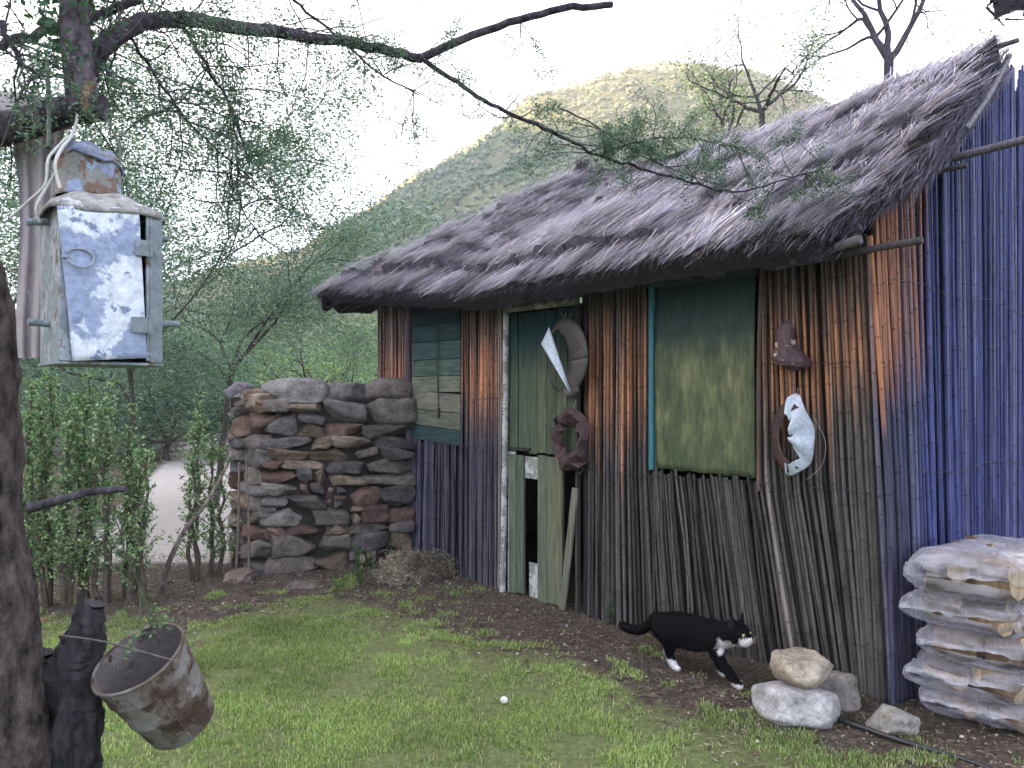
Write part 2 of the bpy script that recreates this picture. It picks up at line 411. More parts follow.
for i, a in enumerate(ha):
    for j, yy in enumerate(hy):
        xx = a * min(yy, 300) * (1 + max(0, yy - 300) / 600)
        z = hill_h(a * min(yy, 300), min(yy, 300)) if yy <= 300 else None
        if z is None:
            c0 = (CY - np.interp(a * F + CX, CR[:, 0], CR[:, 1]) - 6) / F * 300
            z = c0 * (1 - .75 * ((yy - 300) / 260) ** 1.4) + noise.fractal(Vector((xx * .02, yy * .02, 5)), 1., 2., 4) * 1.5
        P[i, j] = (xx, yy, z + CAMH * .3)
        red = max(0, min(1, (a - .18) * 4)) * (.5 + fbm(xx * .03, yy * .03, 9))
        rel = min(1, max(0, (yy - 62) / 238)); dry = ss_(.66, .92, rel + .16 * fbm(xx * .025, yy * .025, 3)) * (1 - .55 * ss_(.12, .24, a)); Cc[i, j] = np.array((.40, .54, .47)) * (1 - dry) + np.array((1.65, 1.3, 1.05)) * dry; Cc[i, j] *= (1 + .35 * red, 1 - .22 * red, 1 + .1 * red)  # dry: warm crest sunlight and cool slope shade painted over the vegetation colour
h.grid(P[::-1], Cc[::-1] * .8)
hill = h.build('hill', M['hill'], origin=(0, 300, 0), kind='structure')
# scrub scattered over the hill
sc = MB(); pal = np.array([(.09, .125, .085), (.12, .155, .10), (.17, .18, .12), (.10, .13, .10)])
from mathutils.bvhtree import BVHTree
cnt = 0
while cnt < 15000:
    a = rng.uniform(-.3, .5); i = (a - ha[0]) / (ha[-1] - ha[0]) * (len(ha) - 1); j = 119 * rng.uniform(0.12, 1) ** .7
    p = P[int(round(i)), int(round(j))] + np.array([rng.uniform(-.8, .8), rng.uniform(-1, 1), 0])
    if j > 92 and rng.random() < .6 and a < .2: cnt += 1; continue
    s = rng.uniform(.22, .62) * (1 + 1.2 * rng.random() ** 5)
    n = ICO0[0] * (1 + .22 * rng.normal(size=(len(ICO0[0]), 1)))
    sc.add(n * np.array([s, s, s * .75]) + p + [0, 0, s * .2], ICO0[1], pal[rng.integers(0, 4)] * rng.uniform(.8, 1.5))
    cnt += 1
sc.build('hill_scrub', M['scrub'], origin=(0, 300, 0), smooth=False, **T('low grey-green scrub dotted all over the hillside', 'scrub', kind='stuff'))

# added unseen ridge on the left, shaped to shade the valley below the crest
Rx = -330.
def hill_hit(px, py):
    r_ = np.array([(px - CX) / F, 1, -(py - CY) / F])
    for yy in np.linspace(90, 300, 400):
        if hill_h(r_[0] * yy, yy) > CAMH + r_[2] * yy: return np.array([r_[0] * yy, yy, CAMH + r_[2] * yy])
    return np.array([r_[0] * 300, 300, CAMH + r_[2] * 300])
sh = []
for px, py in [(340, 240), (370, 225), (400, 212), (430, 200), (460, 188), (500, 168), (540, 146), (580, 126), (615, 108), (632, 84), (650, 66), (700, 60), (780, 64)]:
    q = hill_hit(px, py); t = (q[0] - Rx) / -sd[0]; q2 = q + sd * t; sh.append((q2[1], q2[2]))
sh = [(415, 0)]
sy = [-260, 40, 180, 250, 300, 335, 343, 353, 361, 369, 378, 387, 392, 398, 415, 440, 485]; sz = [60, 98, 110, 138, 150, 132, 120, 126, 130, 132, 148, 176, 204, 246, 256, 215, 0]
rd = MB(); ys = np.concatenate([np.linspace(-260, 330, 60), np.linspace(331, sh[-1][0] + 26, 60), np.linspace(sh[-1][0] + 28, sh[-1][0] + 70, 8)]); prof = [(-230, 0), (-120, .55), (-45, .9), (0, 1), (20, .75), (42, .4), (66, 0)]
G = np.zeros((len(ys), len(prof), 3))
for i, yy in enumerate(ys):
    top = np.interp(yy, sy, sz)
    for j, (dx, f_) in enumerate(prof):
        G[i, j] = (Rx + dx + (6 * fbm(yy * .02, dx * .02) if j != 3 else 0), yy, top * f_ + (4 * fbm(yy * .03, dx, 2) if 0 < j < 6 and j != 3 else 0) - (2 if f_ == 0 else 0))
rd.grid(G, (.65, .65, .65)); rd.build('shade_ridge', M['hill'], origin=(Rx, 0, 0), kind='structure')

# ------------------------------------------------------------------ the hut
C0 = np.array([1.757, 3.67, 0.]); D = nrm([-.66, .75, 0]); Vv = nrm([.75, .66, 0])
def H(u, v, z): return C0 + D * u + Vv * v + np.array([0, 0, z])
def Hn(u, v, z):
    u, v, z = np.broadcast_arrays(*map(lambda q: np.asarray(q, float), (u, v, z)))
    return C0 + u[..., None] * D + v[..., None] * Vv + z[..., None] * np.array([0, 0, 1.])
def uofpx(px): r = (px - CX) / F; return (1.757 - 3.67 * r) / (.66 + .75 * r)
def onwall(px, py, out=0.):
    """point 'out' metres in front of the front wall plane on the line of sight"""
    c = C0 - Vv * out; r = np.array([(px - CX) / F, 1, -(py - CY) / F]); o = np.array([0, 0, CAMH])
    t = ((c - o) @ Vv) / (r @ Vv); return o + r * t
hut = thing('reed_hut', 'low reed-walled hut with sagging thatched roof and green boarded door', 'hut', H(2.2, 1.2, 0))
UL = 4.42; VW = 2.45
def reed(mb, base, top, r, colf, seed):
    L = np.linalg.norm(top - base); k = max(3, int(L / rng.uniform(.19, .27)))
    zs = []; nd = []
    off = rng.uniform(0, .15)
    for i in range(k + 1):
        t0 = (i + off) / (k + 1)
        for dz, f_ in ((-.008, 0), (0, 1), (.008, 0)):
            zs.append(t0 + dz / L * 1.0); nd.append(f_)
    zs = [0.] + zs + [1.]; nd = [0] + nd + [0]
    zs = np.clip(np.array(zs), 0, 1); nd = np.array(nd, float); o = np.argsort(zs, kind='stable'); zs = zs[o]; nd = nd[o]
    b1, b2, ph = rng.normal() * .007, rng.normal() * .004, rng.uniform(0, 6)
    off_ = (b1 * np.sin(zs * math.pi) + b2 * np.sin(zs * 7 + ph))[:, None]
    side = nrm(np.cross(top - base, [0, 0, 1.]) + D * .001) if False else D
    P_ = base + (top - base) * zs[:, None] + off_ * colf['side'] + (np.sin(zs * 5 + ph) * .004)[:, None] * colf['nrm']
    P_ = P_ - colf.get('kick', 0.) * np.maximum(0, 1 - P_[:, 2:3] / .95) * colf['side']
    rr = r * (1.05 - .25 * zs) * (1 + .12 * nd)
    c = np.array([colf['f'](z_) for z_ in P_[:, 2]]) * (1 - .55 * nd[:, None])
    mb.tube(P_, rr, 6, c, cap=False)
    # open reed end
def lerp(a, b, t): return np.asarray(a) * (1 - t) + np.asarray(b) * t
ORANGE = np.array((.40, .172, .086)); GREY = np.array((.066, .058, .055)); BROWN = np.array((.10, .064, .05)); BLUE = np.array((.046, .054, .160)); PURP = np.array((.054, .051, .088))
def ss(a, b, x): t = min(max((x - a) / (b - a), 0), 1); return t * t * (3 - 2 * t)
def front_col(u):
    rnd = rng.normal() ; k = rng.uniform(.4, 1.6); warm = rng.uniform(.4, 1.05); zj = rng.normal() * .09; pale = rng.random()
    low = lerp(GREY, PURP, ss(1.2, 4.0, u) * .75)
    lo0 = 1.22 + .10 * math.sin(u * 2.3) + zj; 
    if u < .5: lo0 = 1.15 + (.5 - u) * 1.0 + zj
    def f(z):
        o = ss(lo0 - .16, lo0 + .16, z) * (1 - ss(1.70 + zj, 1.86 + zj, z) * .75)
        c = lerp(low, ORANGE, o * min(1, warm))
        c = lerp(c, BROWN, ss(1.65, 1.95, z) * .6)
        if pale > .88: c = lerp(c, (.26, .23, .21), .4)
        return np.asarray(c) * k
    return f
def gable_col(v):
    k = rng.uniform(.7, 1.35); warm = rng.uniform(.5, 1.1); zj = rng.normal() * .06; pale = rng.random()
    def f(z):
        edge = 1.15 + 1.1 * v / .5 - .4
        o = (1 - ss(.30, .46, v - max(0, z - 1.9) * .1)) * ss(1.30 + v * .25 + zj, 1.52 + v * .25 + zj, z)
        b = lerp(PURP * .9, BLUE, ss(.0, .45, v + (z - 1) * .1))  # blue cast of the shaded side put into the reed colour
        c = lerp(b, ORANGE * .95, o * min(1, warm))
        if pale > .85: c = lerp(c, (.20, .20, .28), .5)
        return np.asarray(c) * k
    return f
# openings (u0,u1)
W1 = (uofpx(757), uofpx(648)); DR = (uofpx(580), uofpx(508)); W2 = (uofpx(463), uofpx(414))
fw = MB(); u = .01
while u < UL:
    r = rng.uniform(.0065, .0125); uc = u + r; u += 2 * r * rng.uniform(.78, .97)
    lean = .12 * max(0, 1 - uc / 1.6)
    ub, ut = uc, uc + lean
    top = 2.16 + .14 * ss(2.2, 4.4, uc); inw = W1[0] - .015 < ut < W1[1] + .01; ind = DR[0] - .02 < uc < DR[1] + .02; inw2 = W2[0] < uc < W2[1]
    if inw: top = .955 + rng.normal() * .012; ut = ub + lean * .5
    if inw2: top = 1.04 + (uc - W2[0]) * .02 + rng.normal() * .008
    c = dict(side=D, nrm=Vv, f=front_col(uc), kick=.13 * ss(0, .45, uc) * (1 - ss(.9, 1.9, uc)))
    dv = rng.normal() * .004
    reed(fw, H(ub, dv - .012, -.03 if not ind else 2.045), H(ut, dv, top if not ind else 2.28), r, c, 0)
u = .02
while u < UL:
    r = .013; uc = u + r; u += 2 * r * .95; lean = .12 * max(0, 1 - uc / 1.6); ub, ut = uc, uc + lean; top = 2.14 + .14 * ss(2.2, 4.4, uc)
    if DR[0] - .02 < uc < DR[1] + .02: continue
    if W1[0] - .015 < ut < W1[1] + .01: top = .93; ut = ub + lean * .5
    if W2[0] < uc < W2[1]: top = 1.02
    cf = front_col(uc); reed(fw, H(ub, .012, -.03), H(ut, .012, top), r, dict(side=D, nrm=Vv, f=(lambda z_, cf=cf: cf(z_) * .25), kick=.13 * ss(0, .45, uc) * (1 - ss(.9, 1.9, uc))), 0)  # back layer darkened in colour for the shade between reeds
for k_ in range(13):
    f_ = k_ / 12; cf = gable_col(0.) if k_ < 5 else front_col(.08); reed(fw, H(-.012 + .12 * f_, -.026 + .008 * rng.normal() * .5 - .0, -.03), H(.095 + .13 * f_, -.026 + rng.normal() * .006, 2.14), .012, dict(side=D, nrm=Vv, f=cf), 0)
fw.build('reed_wall', M['reed'], hut)
# darker second layer of reeds behind the first and added dark backing against light leaks
gw = MB(); v = .0
while v < VW:
    r = rng.uniform(.007, .013); vc = v + r; v += 2 * r * rng.uniform(.76, .97)
    zt = 2.02 + (vc + .35) * .726 - .02
    if vc > 1.12: zt = 3.30 + rng.normal() * .03 - max(0, vc - 1.9) * .7
    else: zt = min(zt, 3.1)
    c = dict(side=Vv, nrm=-D, f=gable_col(vc))
    du = rng.normal() * .004
    lean = .10 * max(0, 1 - vc / 1.5)
    reed(gw, H(-.014 + du, vc - lean * .1, -.03), H(.11 * max(0, 1 - vc / 1.2) - .012 + du, vc + rng.normal() * .006, zt), r, c, 0)
v = .02
while v < VW:
    r = .013; vc = v + r; v += 2 * r * .95
    zt = min(2.02 + (vc + .35) * .726 - .04, 3.1) if vc < 1.12 else 3.22 - max(0, vc - 1.9) * .7
    cf = gable_col(vc); reed(gw, H(.014, vc, -.03), H(.11 * max(0, 1 - vc / 1.2) + .014, vc, zt), r, dict(side=Vv, nrm=-D, f=(lambda z_, cf=cf: cf(z_) * .45)), 0)  # gable back layer, gap shade put into its colour
gw.build('gable_wall', M['reed'], hut, label='blue-tinted reed gable wall')
bw = MB()
for (a, b_, z0, z1) in ((0.18, W1[0], 0, 2.2), (W1[0], W1[1], 0, .9), (W1[1], DR[0], 0, 2.2), (DR[0], DR[1], 2.04, 2.24), (DR[1], W2[0], 0, 2.28), (W2[0], W2[1], 0, 1.0), (W2[0], W2[1], 2.15, 2.32), (W2[1], UL, 0, 2.32)):
    bw.box(H((a + b_) / 2 + (.06 if a < .1 else 0), .045, (z0 + z1) / 2), D * (b_ - a - (.08 if a < .1 else 0)) / 2, Vv * .012, np.array([0, 0, (z1 - z0) / 2]), (.03, .024, .02))
bw.box(H((UL + .2) / 2, .078, 2.19), D * (UL - .25) / 2, Vv * .01, np.array([0, 0, .14]), (.03, .024, .02))
bw.box(H(UL, VW / 2, 1.14), D * .02, Vv * VW / 2, np.array([0, 0, 1.14]), (.05, .045, .045))
bw.box(H(UL / 2, VW, 1.19), D * UL / 2, Vv * .02, np.array([0, 0, 1.19]), (.05, .045, .045))
for vs_, h_ in [(k * .12 + .1, 0) for k in range(20)]:
    zt = 2.0 + (min(vs_, VW - vs_) + .35) * .70
    bw.box(H(.16, vs_ + .04, zt / 2), Vv * .06, D * .008, np.array([0, 0, zt / 2]), (.03, .024, .02))
bw.box(H(UL / 2, VW / 2, .012), D * (UL / 2 - .05), Vv * (VW / 2 - .05), np.array([0, 0, .012]), (.05, .042, .036))
bw.build('dark_backing', M['wood'], hut, smooth=False)  # backing sheets added so no light peeks through, with far walls and floor
# left end reeds that wrap the corner
wr = MB()
for (zz, amp, a, b_) in ((.935, .012, .0, DR[0]), (1.02, .01, DR[1], UL), (1.36, .02, DR[1] + .02, W2[0]), (1.55, .01, .02, W1[0] - .02)):
    us = np.linspace(a + .01, b_, 60); lean = .0
    wr.tube(Hn(us, -.031 - .012 * (1 - zz / 2.1) + np.random.default_rng(3).normal(size=60) * .001, zz + amp * np.sin(us * 3) + rng.normal(size=60) * .004), .0022, 5, (.03, .025, .03))
for (zz, s_) in ((1.02, .0), (1.93, -.02)):
    vs2 = np.linspace(-.0, VW, 60)
    wr.tube(Hn(-.034 + .06 * (zz / 2.1) * np.maximum(0, 1 - vs2 / 1.2), vs2, zz + s_ * vs2 + rng.normal(size=60) * .004 + .012 * np.sin(vs2 * 7)), .0022, 5, (.03, .025, .03))
wr.build('binding_wire', M['wire'], hut)
# slim poles standing against the wall beside the window and at the corner
for (ua, ub_, z0, z1, r, c) in ((uofpx(762), uofpx(765), .9, 2.1, .013, (.11, .08, .065)), (W2[1] + .025, W2[1] + .03, .9, 2.1, .03, (.09, .07, .09))):
    p = MB(); p.tube(curve_pts([H(ua, -.028, z0), H((ua + ub_) / 2 + .006, -.034, (z0 + z1) / 2), H(ub_, -.028, z1)], 12), np.linspace(r, r * .85, 13), 8, c)
    p.build('post', M['wood'], hut)
# reeds hung from the eave on the left (upper corner screen)
# ---- windows
win = MB()
def board(mb, u0, u1, z0, z1, v0=-.0, th=.012, col=(.2, .2, .2), tilt=0.):
    c = H((u0 + u1) / 2, v0, (z0 + z1) / 2)
    mb.box(c, D * (u1 - u0) / 2 + np.array([0, 0, tilt * (u1 - u0) / 2]), Vv * th / 2, np.array([0, 0, (z1 - z0) / 2]), col)
pu0, pu1 = W1[0] + .012, W1[1] - .055
m_, n_ = 24, 30; PP = np.zeros((m_, n_, 3))
for i in range(m_):
    for j in range(n_):
        uu = pu0 + (pu1 - pu0) * i / (m_ - 1); zb = .955 + .004 * math.sin(uu * 40) + .010 * uu
        zz = zb + (2.1 - zb) * j / (n_ - 1); PP[i, j] = H(uu, .006 - .012 * math.sin(math.pi * j / (n_ - 1)) + .004 * fbm(uu * 5, zz * 5), zz)
def m_panel():
    m, nt, out = new_mat('mossy_green_panel')
    n1 = noise_node(nt, 6, 6, .65, mapping=(1.5, 1.5, .6)); n2 = noise_node(nt, 26, 8, .7); n3 = noise_node(nt, 60, 3, .5, mapping=(1, 1, .15))
    c = ramp(nt, n1.outputs['Fac'], [(.32, (.04, .06, .035)), (.5, (.085, .105, .055)), (.68, (.19, .195, .10))])
    a = attr(nt); sep = nt.nodes.new('ShaderNodeSeparateColor'); nt.links.new(a.outputs['Color'], sep.inputs[0])
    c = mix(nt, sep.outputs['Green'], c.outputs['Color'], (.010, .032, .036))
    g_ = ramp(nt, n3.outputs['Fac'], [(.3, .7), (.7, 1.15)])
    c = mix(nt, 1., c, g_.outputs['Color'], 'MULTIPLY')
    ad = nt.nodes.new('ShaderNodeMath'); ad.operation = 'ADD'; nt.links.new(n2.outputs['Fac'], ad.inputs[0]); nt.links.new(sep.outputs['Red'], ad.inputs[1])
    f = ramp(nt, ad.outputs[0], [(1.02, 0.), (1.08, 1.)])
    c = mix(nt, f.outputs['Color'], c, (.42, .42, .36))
    principled(nt, out, c, .6, .3, 0, n2.outputs['Fac'], .35, .003)
    return m
M['panel'] = m_panel()
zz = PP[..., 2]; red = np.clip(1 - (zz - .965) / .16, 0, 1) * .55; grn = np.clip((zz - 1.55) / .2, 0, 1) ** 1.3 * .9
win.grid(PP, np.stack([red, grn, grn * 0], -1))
winO = MB()
winO.box(H((W1[0] + W1[1]) / 2, .004, 2.06), D * (W1[1] - W1[0]) / 2, Vv * .02, np.array([0, 0, .03]), (.05, .06, .05))
wo = winO.build('window', M['wood'], hut)
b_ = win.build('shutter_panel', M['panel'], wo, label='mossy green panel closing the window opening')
md = b_.modifiers.new('th', 'SOLIDIFY'); md.thickness = .008
fr = MB(); board(fr, W1[1] - .052, W1[1] - .022, .96, 2.04, -.004, .03, (.04, .15, .19)); board(fr, W1[1] - .018, W1[1] + .005, .95, 2.1, .03, .05, (.02, .015, .02))
fr.build('frame', M['plain'], wo, smooth=False, label='turquoise painted window jamb')
# left boarded window
w2 = MB(); z = 1.03; k = 0
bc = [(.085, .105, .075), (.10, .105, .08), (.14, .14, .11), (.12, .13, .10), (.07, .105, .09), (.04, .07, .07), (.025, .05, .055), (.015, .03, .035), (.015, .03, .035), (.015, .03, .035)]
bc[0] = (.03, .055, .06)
while z < 2.24:
    hgt = rng.uniform(.115, .15); c = np.array(bc[min(k, 9)]) * rng.uniform(.9, 1.15)
    t_ = .05 if k < 3 else .01
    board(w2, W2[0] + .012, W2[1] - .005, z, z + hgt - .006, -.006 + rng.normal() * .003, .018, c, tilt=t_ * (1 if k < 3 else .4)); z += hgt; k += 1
wo2 = w2.build('window', M['hwood'], hut, smooth=False, label='window closed with weathered horizontal green-grey boards')
cd = MB(); cd.tube(Hn([3.50, 3.505, 3.50], [-.028, -.03, -.028], [2.0, 1.6, 1.28]), .004, 5, (.05, .06, .05)); cd.tube(Hn([3.53, 3.525, 3.50], [-.028, -.03, -.028], [2.0, 1.6, 1.3]), .003, 5, (.05, .06, .05))
cd.tube(Hn([3.50, 3.50], [-.03, -.03], [1.30, 1.22]), .011, 6, (.04, .05, .04)); cd.build('pull_cord', M['twig'], wo2)
# ---- door
dfr = MB()
uL = DR[1]
dfr.tube(curve_pts([H(uL + .015, -.035, -.02), H(uL - .0, -.038, .5), H(uL - .012, -.035, 1.1), H(uL - .02, -.034, 2.0)], 14), .024, 6, (.40, .42, .46))
dfr.box(H((DR[0] + uL) / 2, -.022, 2.012), D * (uL - DR[0]) / 2, Vv * .022, np.array([0, 0, .028]), (.23, .24, .20))
door_frame = dfr.build('door_frame', M['chalk'], hut, label='flaking whitewashed door post and lintel')
fl = MB(); board(fl, uL - .095, uL - .02, .0, 1.0, -.010, .012, (.30, .35, .42)); 
door = MB(); du0 = DR[0] + .01; bws = [.13, .12, .14, .12, .11]; uu = uL - .025
gcols = [(.085, .115, .08), (.09, .12, .085), (.10, .13, .09), (.115, .13, .085), (.10, .12, .08), (.11, .125, .085)]
k = 0
while uu > du0 + .02:
    bwid = rng.uniform(.085, .115); a = max(uu - bwid, du0)
    for zz0, zz1, mul in ((1.0, 1.97, 1.),):
        c = np.array(gcols[k % 6]) * rng.uniform(.85, 1.1)
        N_ = 12
        for q in range(N_):
            za = zz0 + (zz1 - zz0) * q / N_; zb = zz0 + (zz1 - zz0) * (q + 1) / N_
            tt = ss(1.45, 1.8, (za + zb) / 2)
            pass
        V0 = []
        zsL = np.linspace(zz0 + rng.uniform(-.01, .01), zz1, 14)
        dv = rng.normal() * .002
        for side_v in (-.012, .006):
            Pg = np.stack([Hn(np.full(14, a + .002), side_v + dv + .0, zsL), Hn(np.full(14, uu - .002), side_v + dv, zsL)], 0)
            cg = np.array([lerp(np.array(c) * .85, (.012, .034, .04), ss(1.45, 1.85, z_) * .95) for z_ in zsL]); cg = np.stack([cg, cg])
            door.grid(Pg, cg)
        for e in (a + .002, uu - .002):
            door.grid(np.stack([Hn(np.full(14, e), -.012 + dv, zsL), Hn(np.full(14, e), .006 + dv, zsL)], 0), np.stack([cg[0], cg[0]]) * .5)
    uu -= bwid; k += 1
dO = door.build('door', M['wood'], hut, smooth=False, label='faded green plank door with its lower boards missing')
rl = MB(); rl.box(H(uL - .14, -.021, 1.028), D * .115, Vv * .006, np.array([0, 0, .008]), (.03, .03, .03)); rl.build('latch_bar', M['wire'], dO, smooth=False)
lowb = [(uL - .115, uL - .042, .012, .985, 0, (.10, .125, .09)), (uL - .19, uL - .118, .02, .98, 0, (.085, .11, .08)), (uL - .42, uL - .337, -.0, .992, 0, (.11, .13, .095)), (uL - .50, uL - .423, .01, .985, .0, (.125, .135, .09)), (uL - .575, uL - .503, .012, .99, 0, (.12, .125, .085))]
for (a, b2, z0, z1, tl, c) in lowb:
    q = MB(); board(q, a, b2, z0, z1, -.016 + rng.normal() * .002, .018, c); q.build('plank', M['wood'], dO, smooth=False)
q = MB(); q.box(H(uL - .263, -.004, .90), D * .07, Vv * .006, np.array([0, 0, .075]), (.7, .7, .7)); q.build('patch_board', M['chalk'], dO, smooth=False, label='white scrap of board behind the gap')
q = MB(); q.box(H(uL - .27, .02, .12), D * .06, Vv * .006, np.array([0, 0, .12]), (.45, .46, .50)); q.build('patch_board', M['chalk'], dO, smooth=False, label='pale scrap of board at the foot of the gap')
q = MB(); A_ = H(uL - .60, -.05, .0); B_ = H(DR[0] + .005, -.034, .80)
ax_ = nrm(B_ - A_); w_ = nrm(np.cross(ax_, Vv)); q.box((A_ + B_) / 2, ax_ * np.linalg.norm(B_ - A_) / 2, w_ * .026, Vv * .007, (.14, .145, .11)); q.build('brace_board', M['wood'], dO, smooth=False, label='loose green board leaning across the lower corner')
q = MB(); board(q, DR[0] - .006, DR[0] + .012, 0, 1.98, -.015, .03, (.06, .05, .045)); q.build('door_jamb', M['wood'], hut, smooth=False)
fl.build('jamb_strip', M['chalk'], hut, smooth=False)
q = MB(); q.box(H(uL - .3, .25, .01), D * .4, Vv * .2, np.array([0, 0, .02]), (.1, .08, .07)); 

# ---- roof
def roofpt(u, s, lift=0.):
    """front slope: s=0 at the eave, 1 at the ridge"""
    v = -.37 + s * 1.62; sag = -.035 * math.sin(math.pi * min(max(u / 4.5, 0), 1)) - .15 * s * math.sin(math.pi * min(max(u / 3.25, 0), 1)) ** .7
    ez = 2.12 + .17 * ss(2.5, 5.0, u) + .03 * fbm(u * .8, 3.3)
    z = ez + (3.26 - ez) * s + sag + lift
    return v, z
CN = 9
def course(s, u):
    f_ = (s * CN + .45 * fbm(u * .9, 2.2, s * 2) + .25 * fbm(u * 4, 1.2, s * 2)) % 1.0; return (1 - f_) ** 1.4
ns, nu = 110, 240
R0 = MB(); top = np.zeros((nu, ns, 3)); tc_ = np.zeros((nu, ns, 3))
def u_edge(s):   # verge (right) and hip (left) limits
    ur = .16 - .20 * ss(0, .35, s); ul = 4.76 - (4.76 - 3.22) * s; return ur, ul
nrm_f = nrm(np.cross(D, nrm(Vv * 1.62 + np.array([0, 0, 1.13])))); nrm_f = nrm_f if nrm_f[2] > 0 else -nrm_f
def lift_f(u, s):
    return (.115 - .05 * (s < .10)) * course(s, u) * (1 + .8 * fbm(u * 1.3, s * 3, 6)) + .050 * fbm(u * 2.6, s * 5, 1) + .035 * fbm(u * 8, s * 10, 2) + .012
for i in range(nu):
    for j in range(ns):
        s = j / (ns - 1); ur, ul = u_edge(s); ur += .02 * fbm(s * 14, 1.7) ; u = ur + (ul - ur) * i / (nu - 1)
        v, z = roofpt(u, s); l = lift_f(u, s)
        e = ss(0, .03, s)
        top[i, j] = H(u, v, z) + nrm_f * l * (.3 + .7 * e); k = course(s, u); tc_[i, j] = np.array((.085, .076, .095)) * (.12 + .8 * k) * (1 + .35 * fbm(u * 6, s * 9))  # shadow gaps under the courses painted into the thatch colour
R0.grid(top, np.clip(tc_, .02, 1))
bot = top.copy() - nrm_f * .11; bot[:, 0] = top[:, 0] - np.array([0, 0, .10]) + Vv * .09
R0.grid(bot[::-1], (.035, .03, .035))
R0.grid(np.stack([top[:, 0], bot[:, 0]], 1), (.05, .045, .06)); R0.grid(np.stack([bot[0], top[0]], 1), (.05, .045, .05))
# hip end
hp = np.zeros((60, 50, 3)); hc = np.zeros((60, 50, 3))
for i in range(60):
    for j in range(50):
        t = j / 49; a = i / 59; v0, v1 = -.37, 2.82
        e = H(4.76, v0 + (v1 - v0) * a, 2.27); rr_ = H(3.22, 1.25, 3.26)
        hp[i, j] = e + (rr_ - e) * t + np.array([0, 0, .05 * course(t, a * 3) + .03 * fbm(a * 9, t * 6, 7) + .01]); hc[i, j] = np.array((.15, .13, .16)) * (.35 + .7 * course(t, a * 3))  # hip colour carries the same painted course shade
R0.grid(hp[::-1], hc); R0.grid(hp - np.array([0, 0, .14]), (.04, .035, .04)); R0.grid(np.stack([hp[:, 0], hp[:, 0] - np.array([0, 0, .14])], 1), (.05, .045, .05))
bk = np.zeros((40, 20, 3))
for i in range(40):
    for j in range(20):
        s = j / 19; uu = .06 + (3.14 + (1 - s) * 1.5) * i / 39
        bk[i, j] = H(uu, 2.87 - s * 1.62, 2.16 + 1.10 * s + .03 * fbm(uu * 3, s * 4))
R0.grid(bk, (.13, .12, .14)); R0.grid(bk[::-1] - np.array([0, 0, .1]), (.04, .035, .04))
roof = R0.build('roof', M['thatch'], hut, label='layered grey-purple thatch with ragged eave')
# loose strands
NS = 90000
S = MB(); s_ = rng.uniform(-.01, 1.0, NS) ** 1.0; A = np.zeros((NS, 3)); Bp = np.zeros((NS, 3)); cols = np.zeros((NS, 3)); uarr = np.zeros(NS); Wd = np.zeros((NS, 3)); md_ = np.zeros((NS, 3))
sl_dir = nrm(Vv * 1.62 + np.array([0, 0, 1.13]))
for q in range(NS):
    s = s_[q]; ur, ul = u_edge(max(s, 0)); u = rng.uniform(ur - .02, ul + .02)
    if rng.random() < .6:
        f_ = (s * CN + .45 * fbm(u * .9, 2.2, s * 2) + .25 * fbm(u * 4, 1.2, s * 2)) % 1.0; s = max(-.01, s - (f_ - .25 * rng.random() ** 2) / CN); s_[q] = s
    ci = math.floor(s * CN); 
    v, z = roofpt(u, s); l = lift_f(u, max(s, 0))
    butt = H(u, v, z) + nrm_f * (l + .002 + rng.random() ** 3 * .05)
    if s < .045: butt = butt - sl_dir * rng.random() ** 2 * .13
    L = rng.uniform(.08, .24) * (1 + .5 * (u < 2.0)); ang = rng.normal() * .20 + .26 * fbm(u * 2.7, s * 6, 8)
    d = nrm(sl_dir + D * ang); s2 = s + L / 1.98
    A[q] = butt + d * L - nrm_f * rng.uniform(.0, .03)
    Bp[q] = butt
    k = course(max(s, 0), u); br = rng.random()
    base = lerp((.035, .030, .045), (.55, .52, .63), min(1, .02 + .62 * k * rng.random() + .75 * br ** 5))  # lit and shaded parts of each course put into the strand colour
    if br > .94: base = lerp(base, (.62, .56, .52), .8)
    if rng.random() < .12: base = lerp(base, (.38, .29, .20), .6)
    cols[q] = base * (1 + .6 * fbm(u * 2.1, s * 6, 4)); Wd[q] = nrm(np.cross(d, nrm_f)) * rng.uniform(.0010, .0024) * (1.25 if u < 2.2 else 1.)
    md_[q] = nrm_f * rng.uniform(-.004, .012)
top_ok = s_ + .1 < 1.06
S.strips(A, Bp, Wd, np.clip(cols, .01, 1), md_)
# eave fringe
NF = 14000; uf = rng.uniform(.12, 4.97, NF); A = np.zeros((NF, 3)); Bp = A.copy(); cols = A.copy(); Wd = A.copy()
for q in range(NF):
    u = uf[q]; v, z = roofpt(u, 0.); t = rng.random(); L = rng.uniform(.05, .16)
    p = H(u, v - .005 + .13 * t + rng.uniform(-.01, .03), z + .05 - t * .12)
    d = nrm(-sl_dir * 1. + D * rng.normal() * .25 + np.array([0, 0, -.35 * rng.random()])); A[q] = p - d * L * .6; Bp[q] = p + d * L * (.25 + .55 * rng.random() ** 2)
    cols[q] = lerp((.022, .019, .028), (.36, .33, .39), max(0, 1 - t * 2.2) * rng.random() ** .8); Wd[q] = nrm(np.cross(d, [0, 0, 1.])) * .0026
S.strips(A, Bp, Wd, cols)
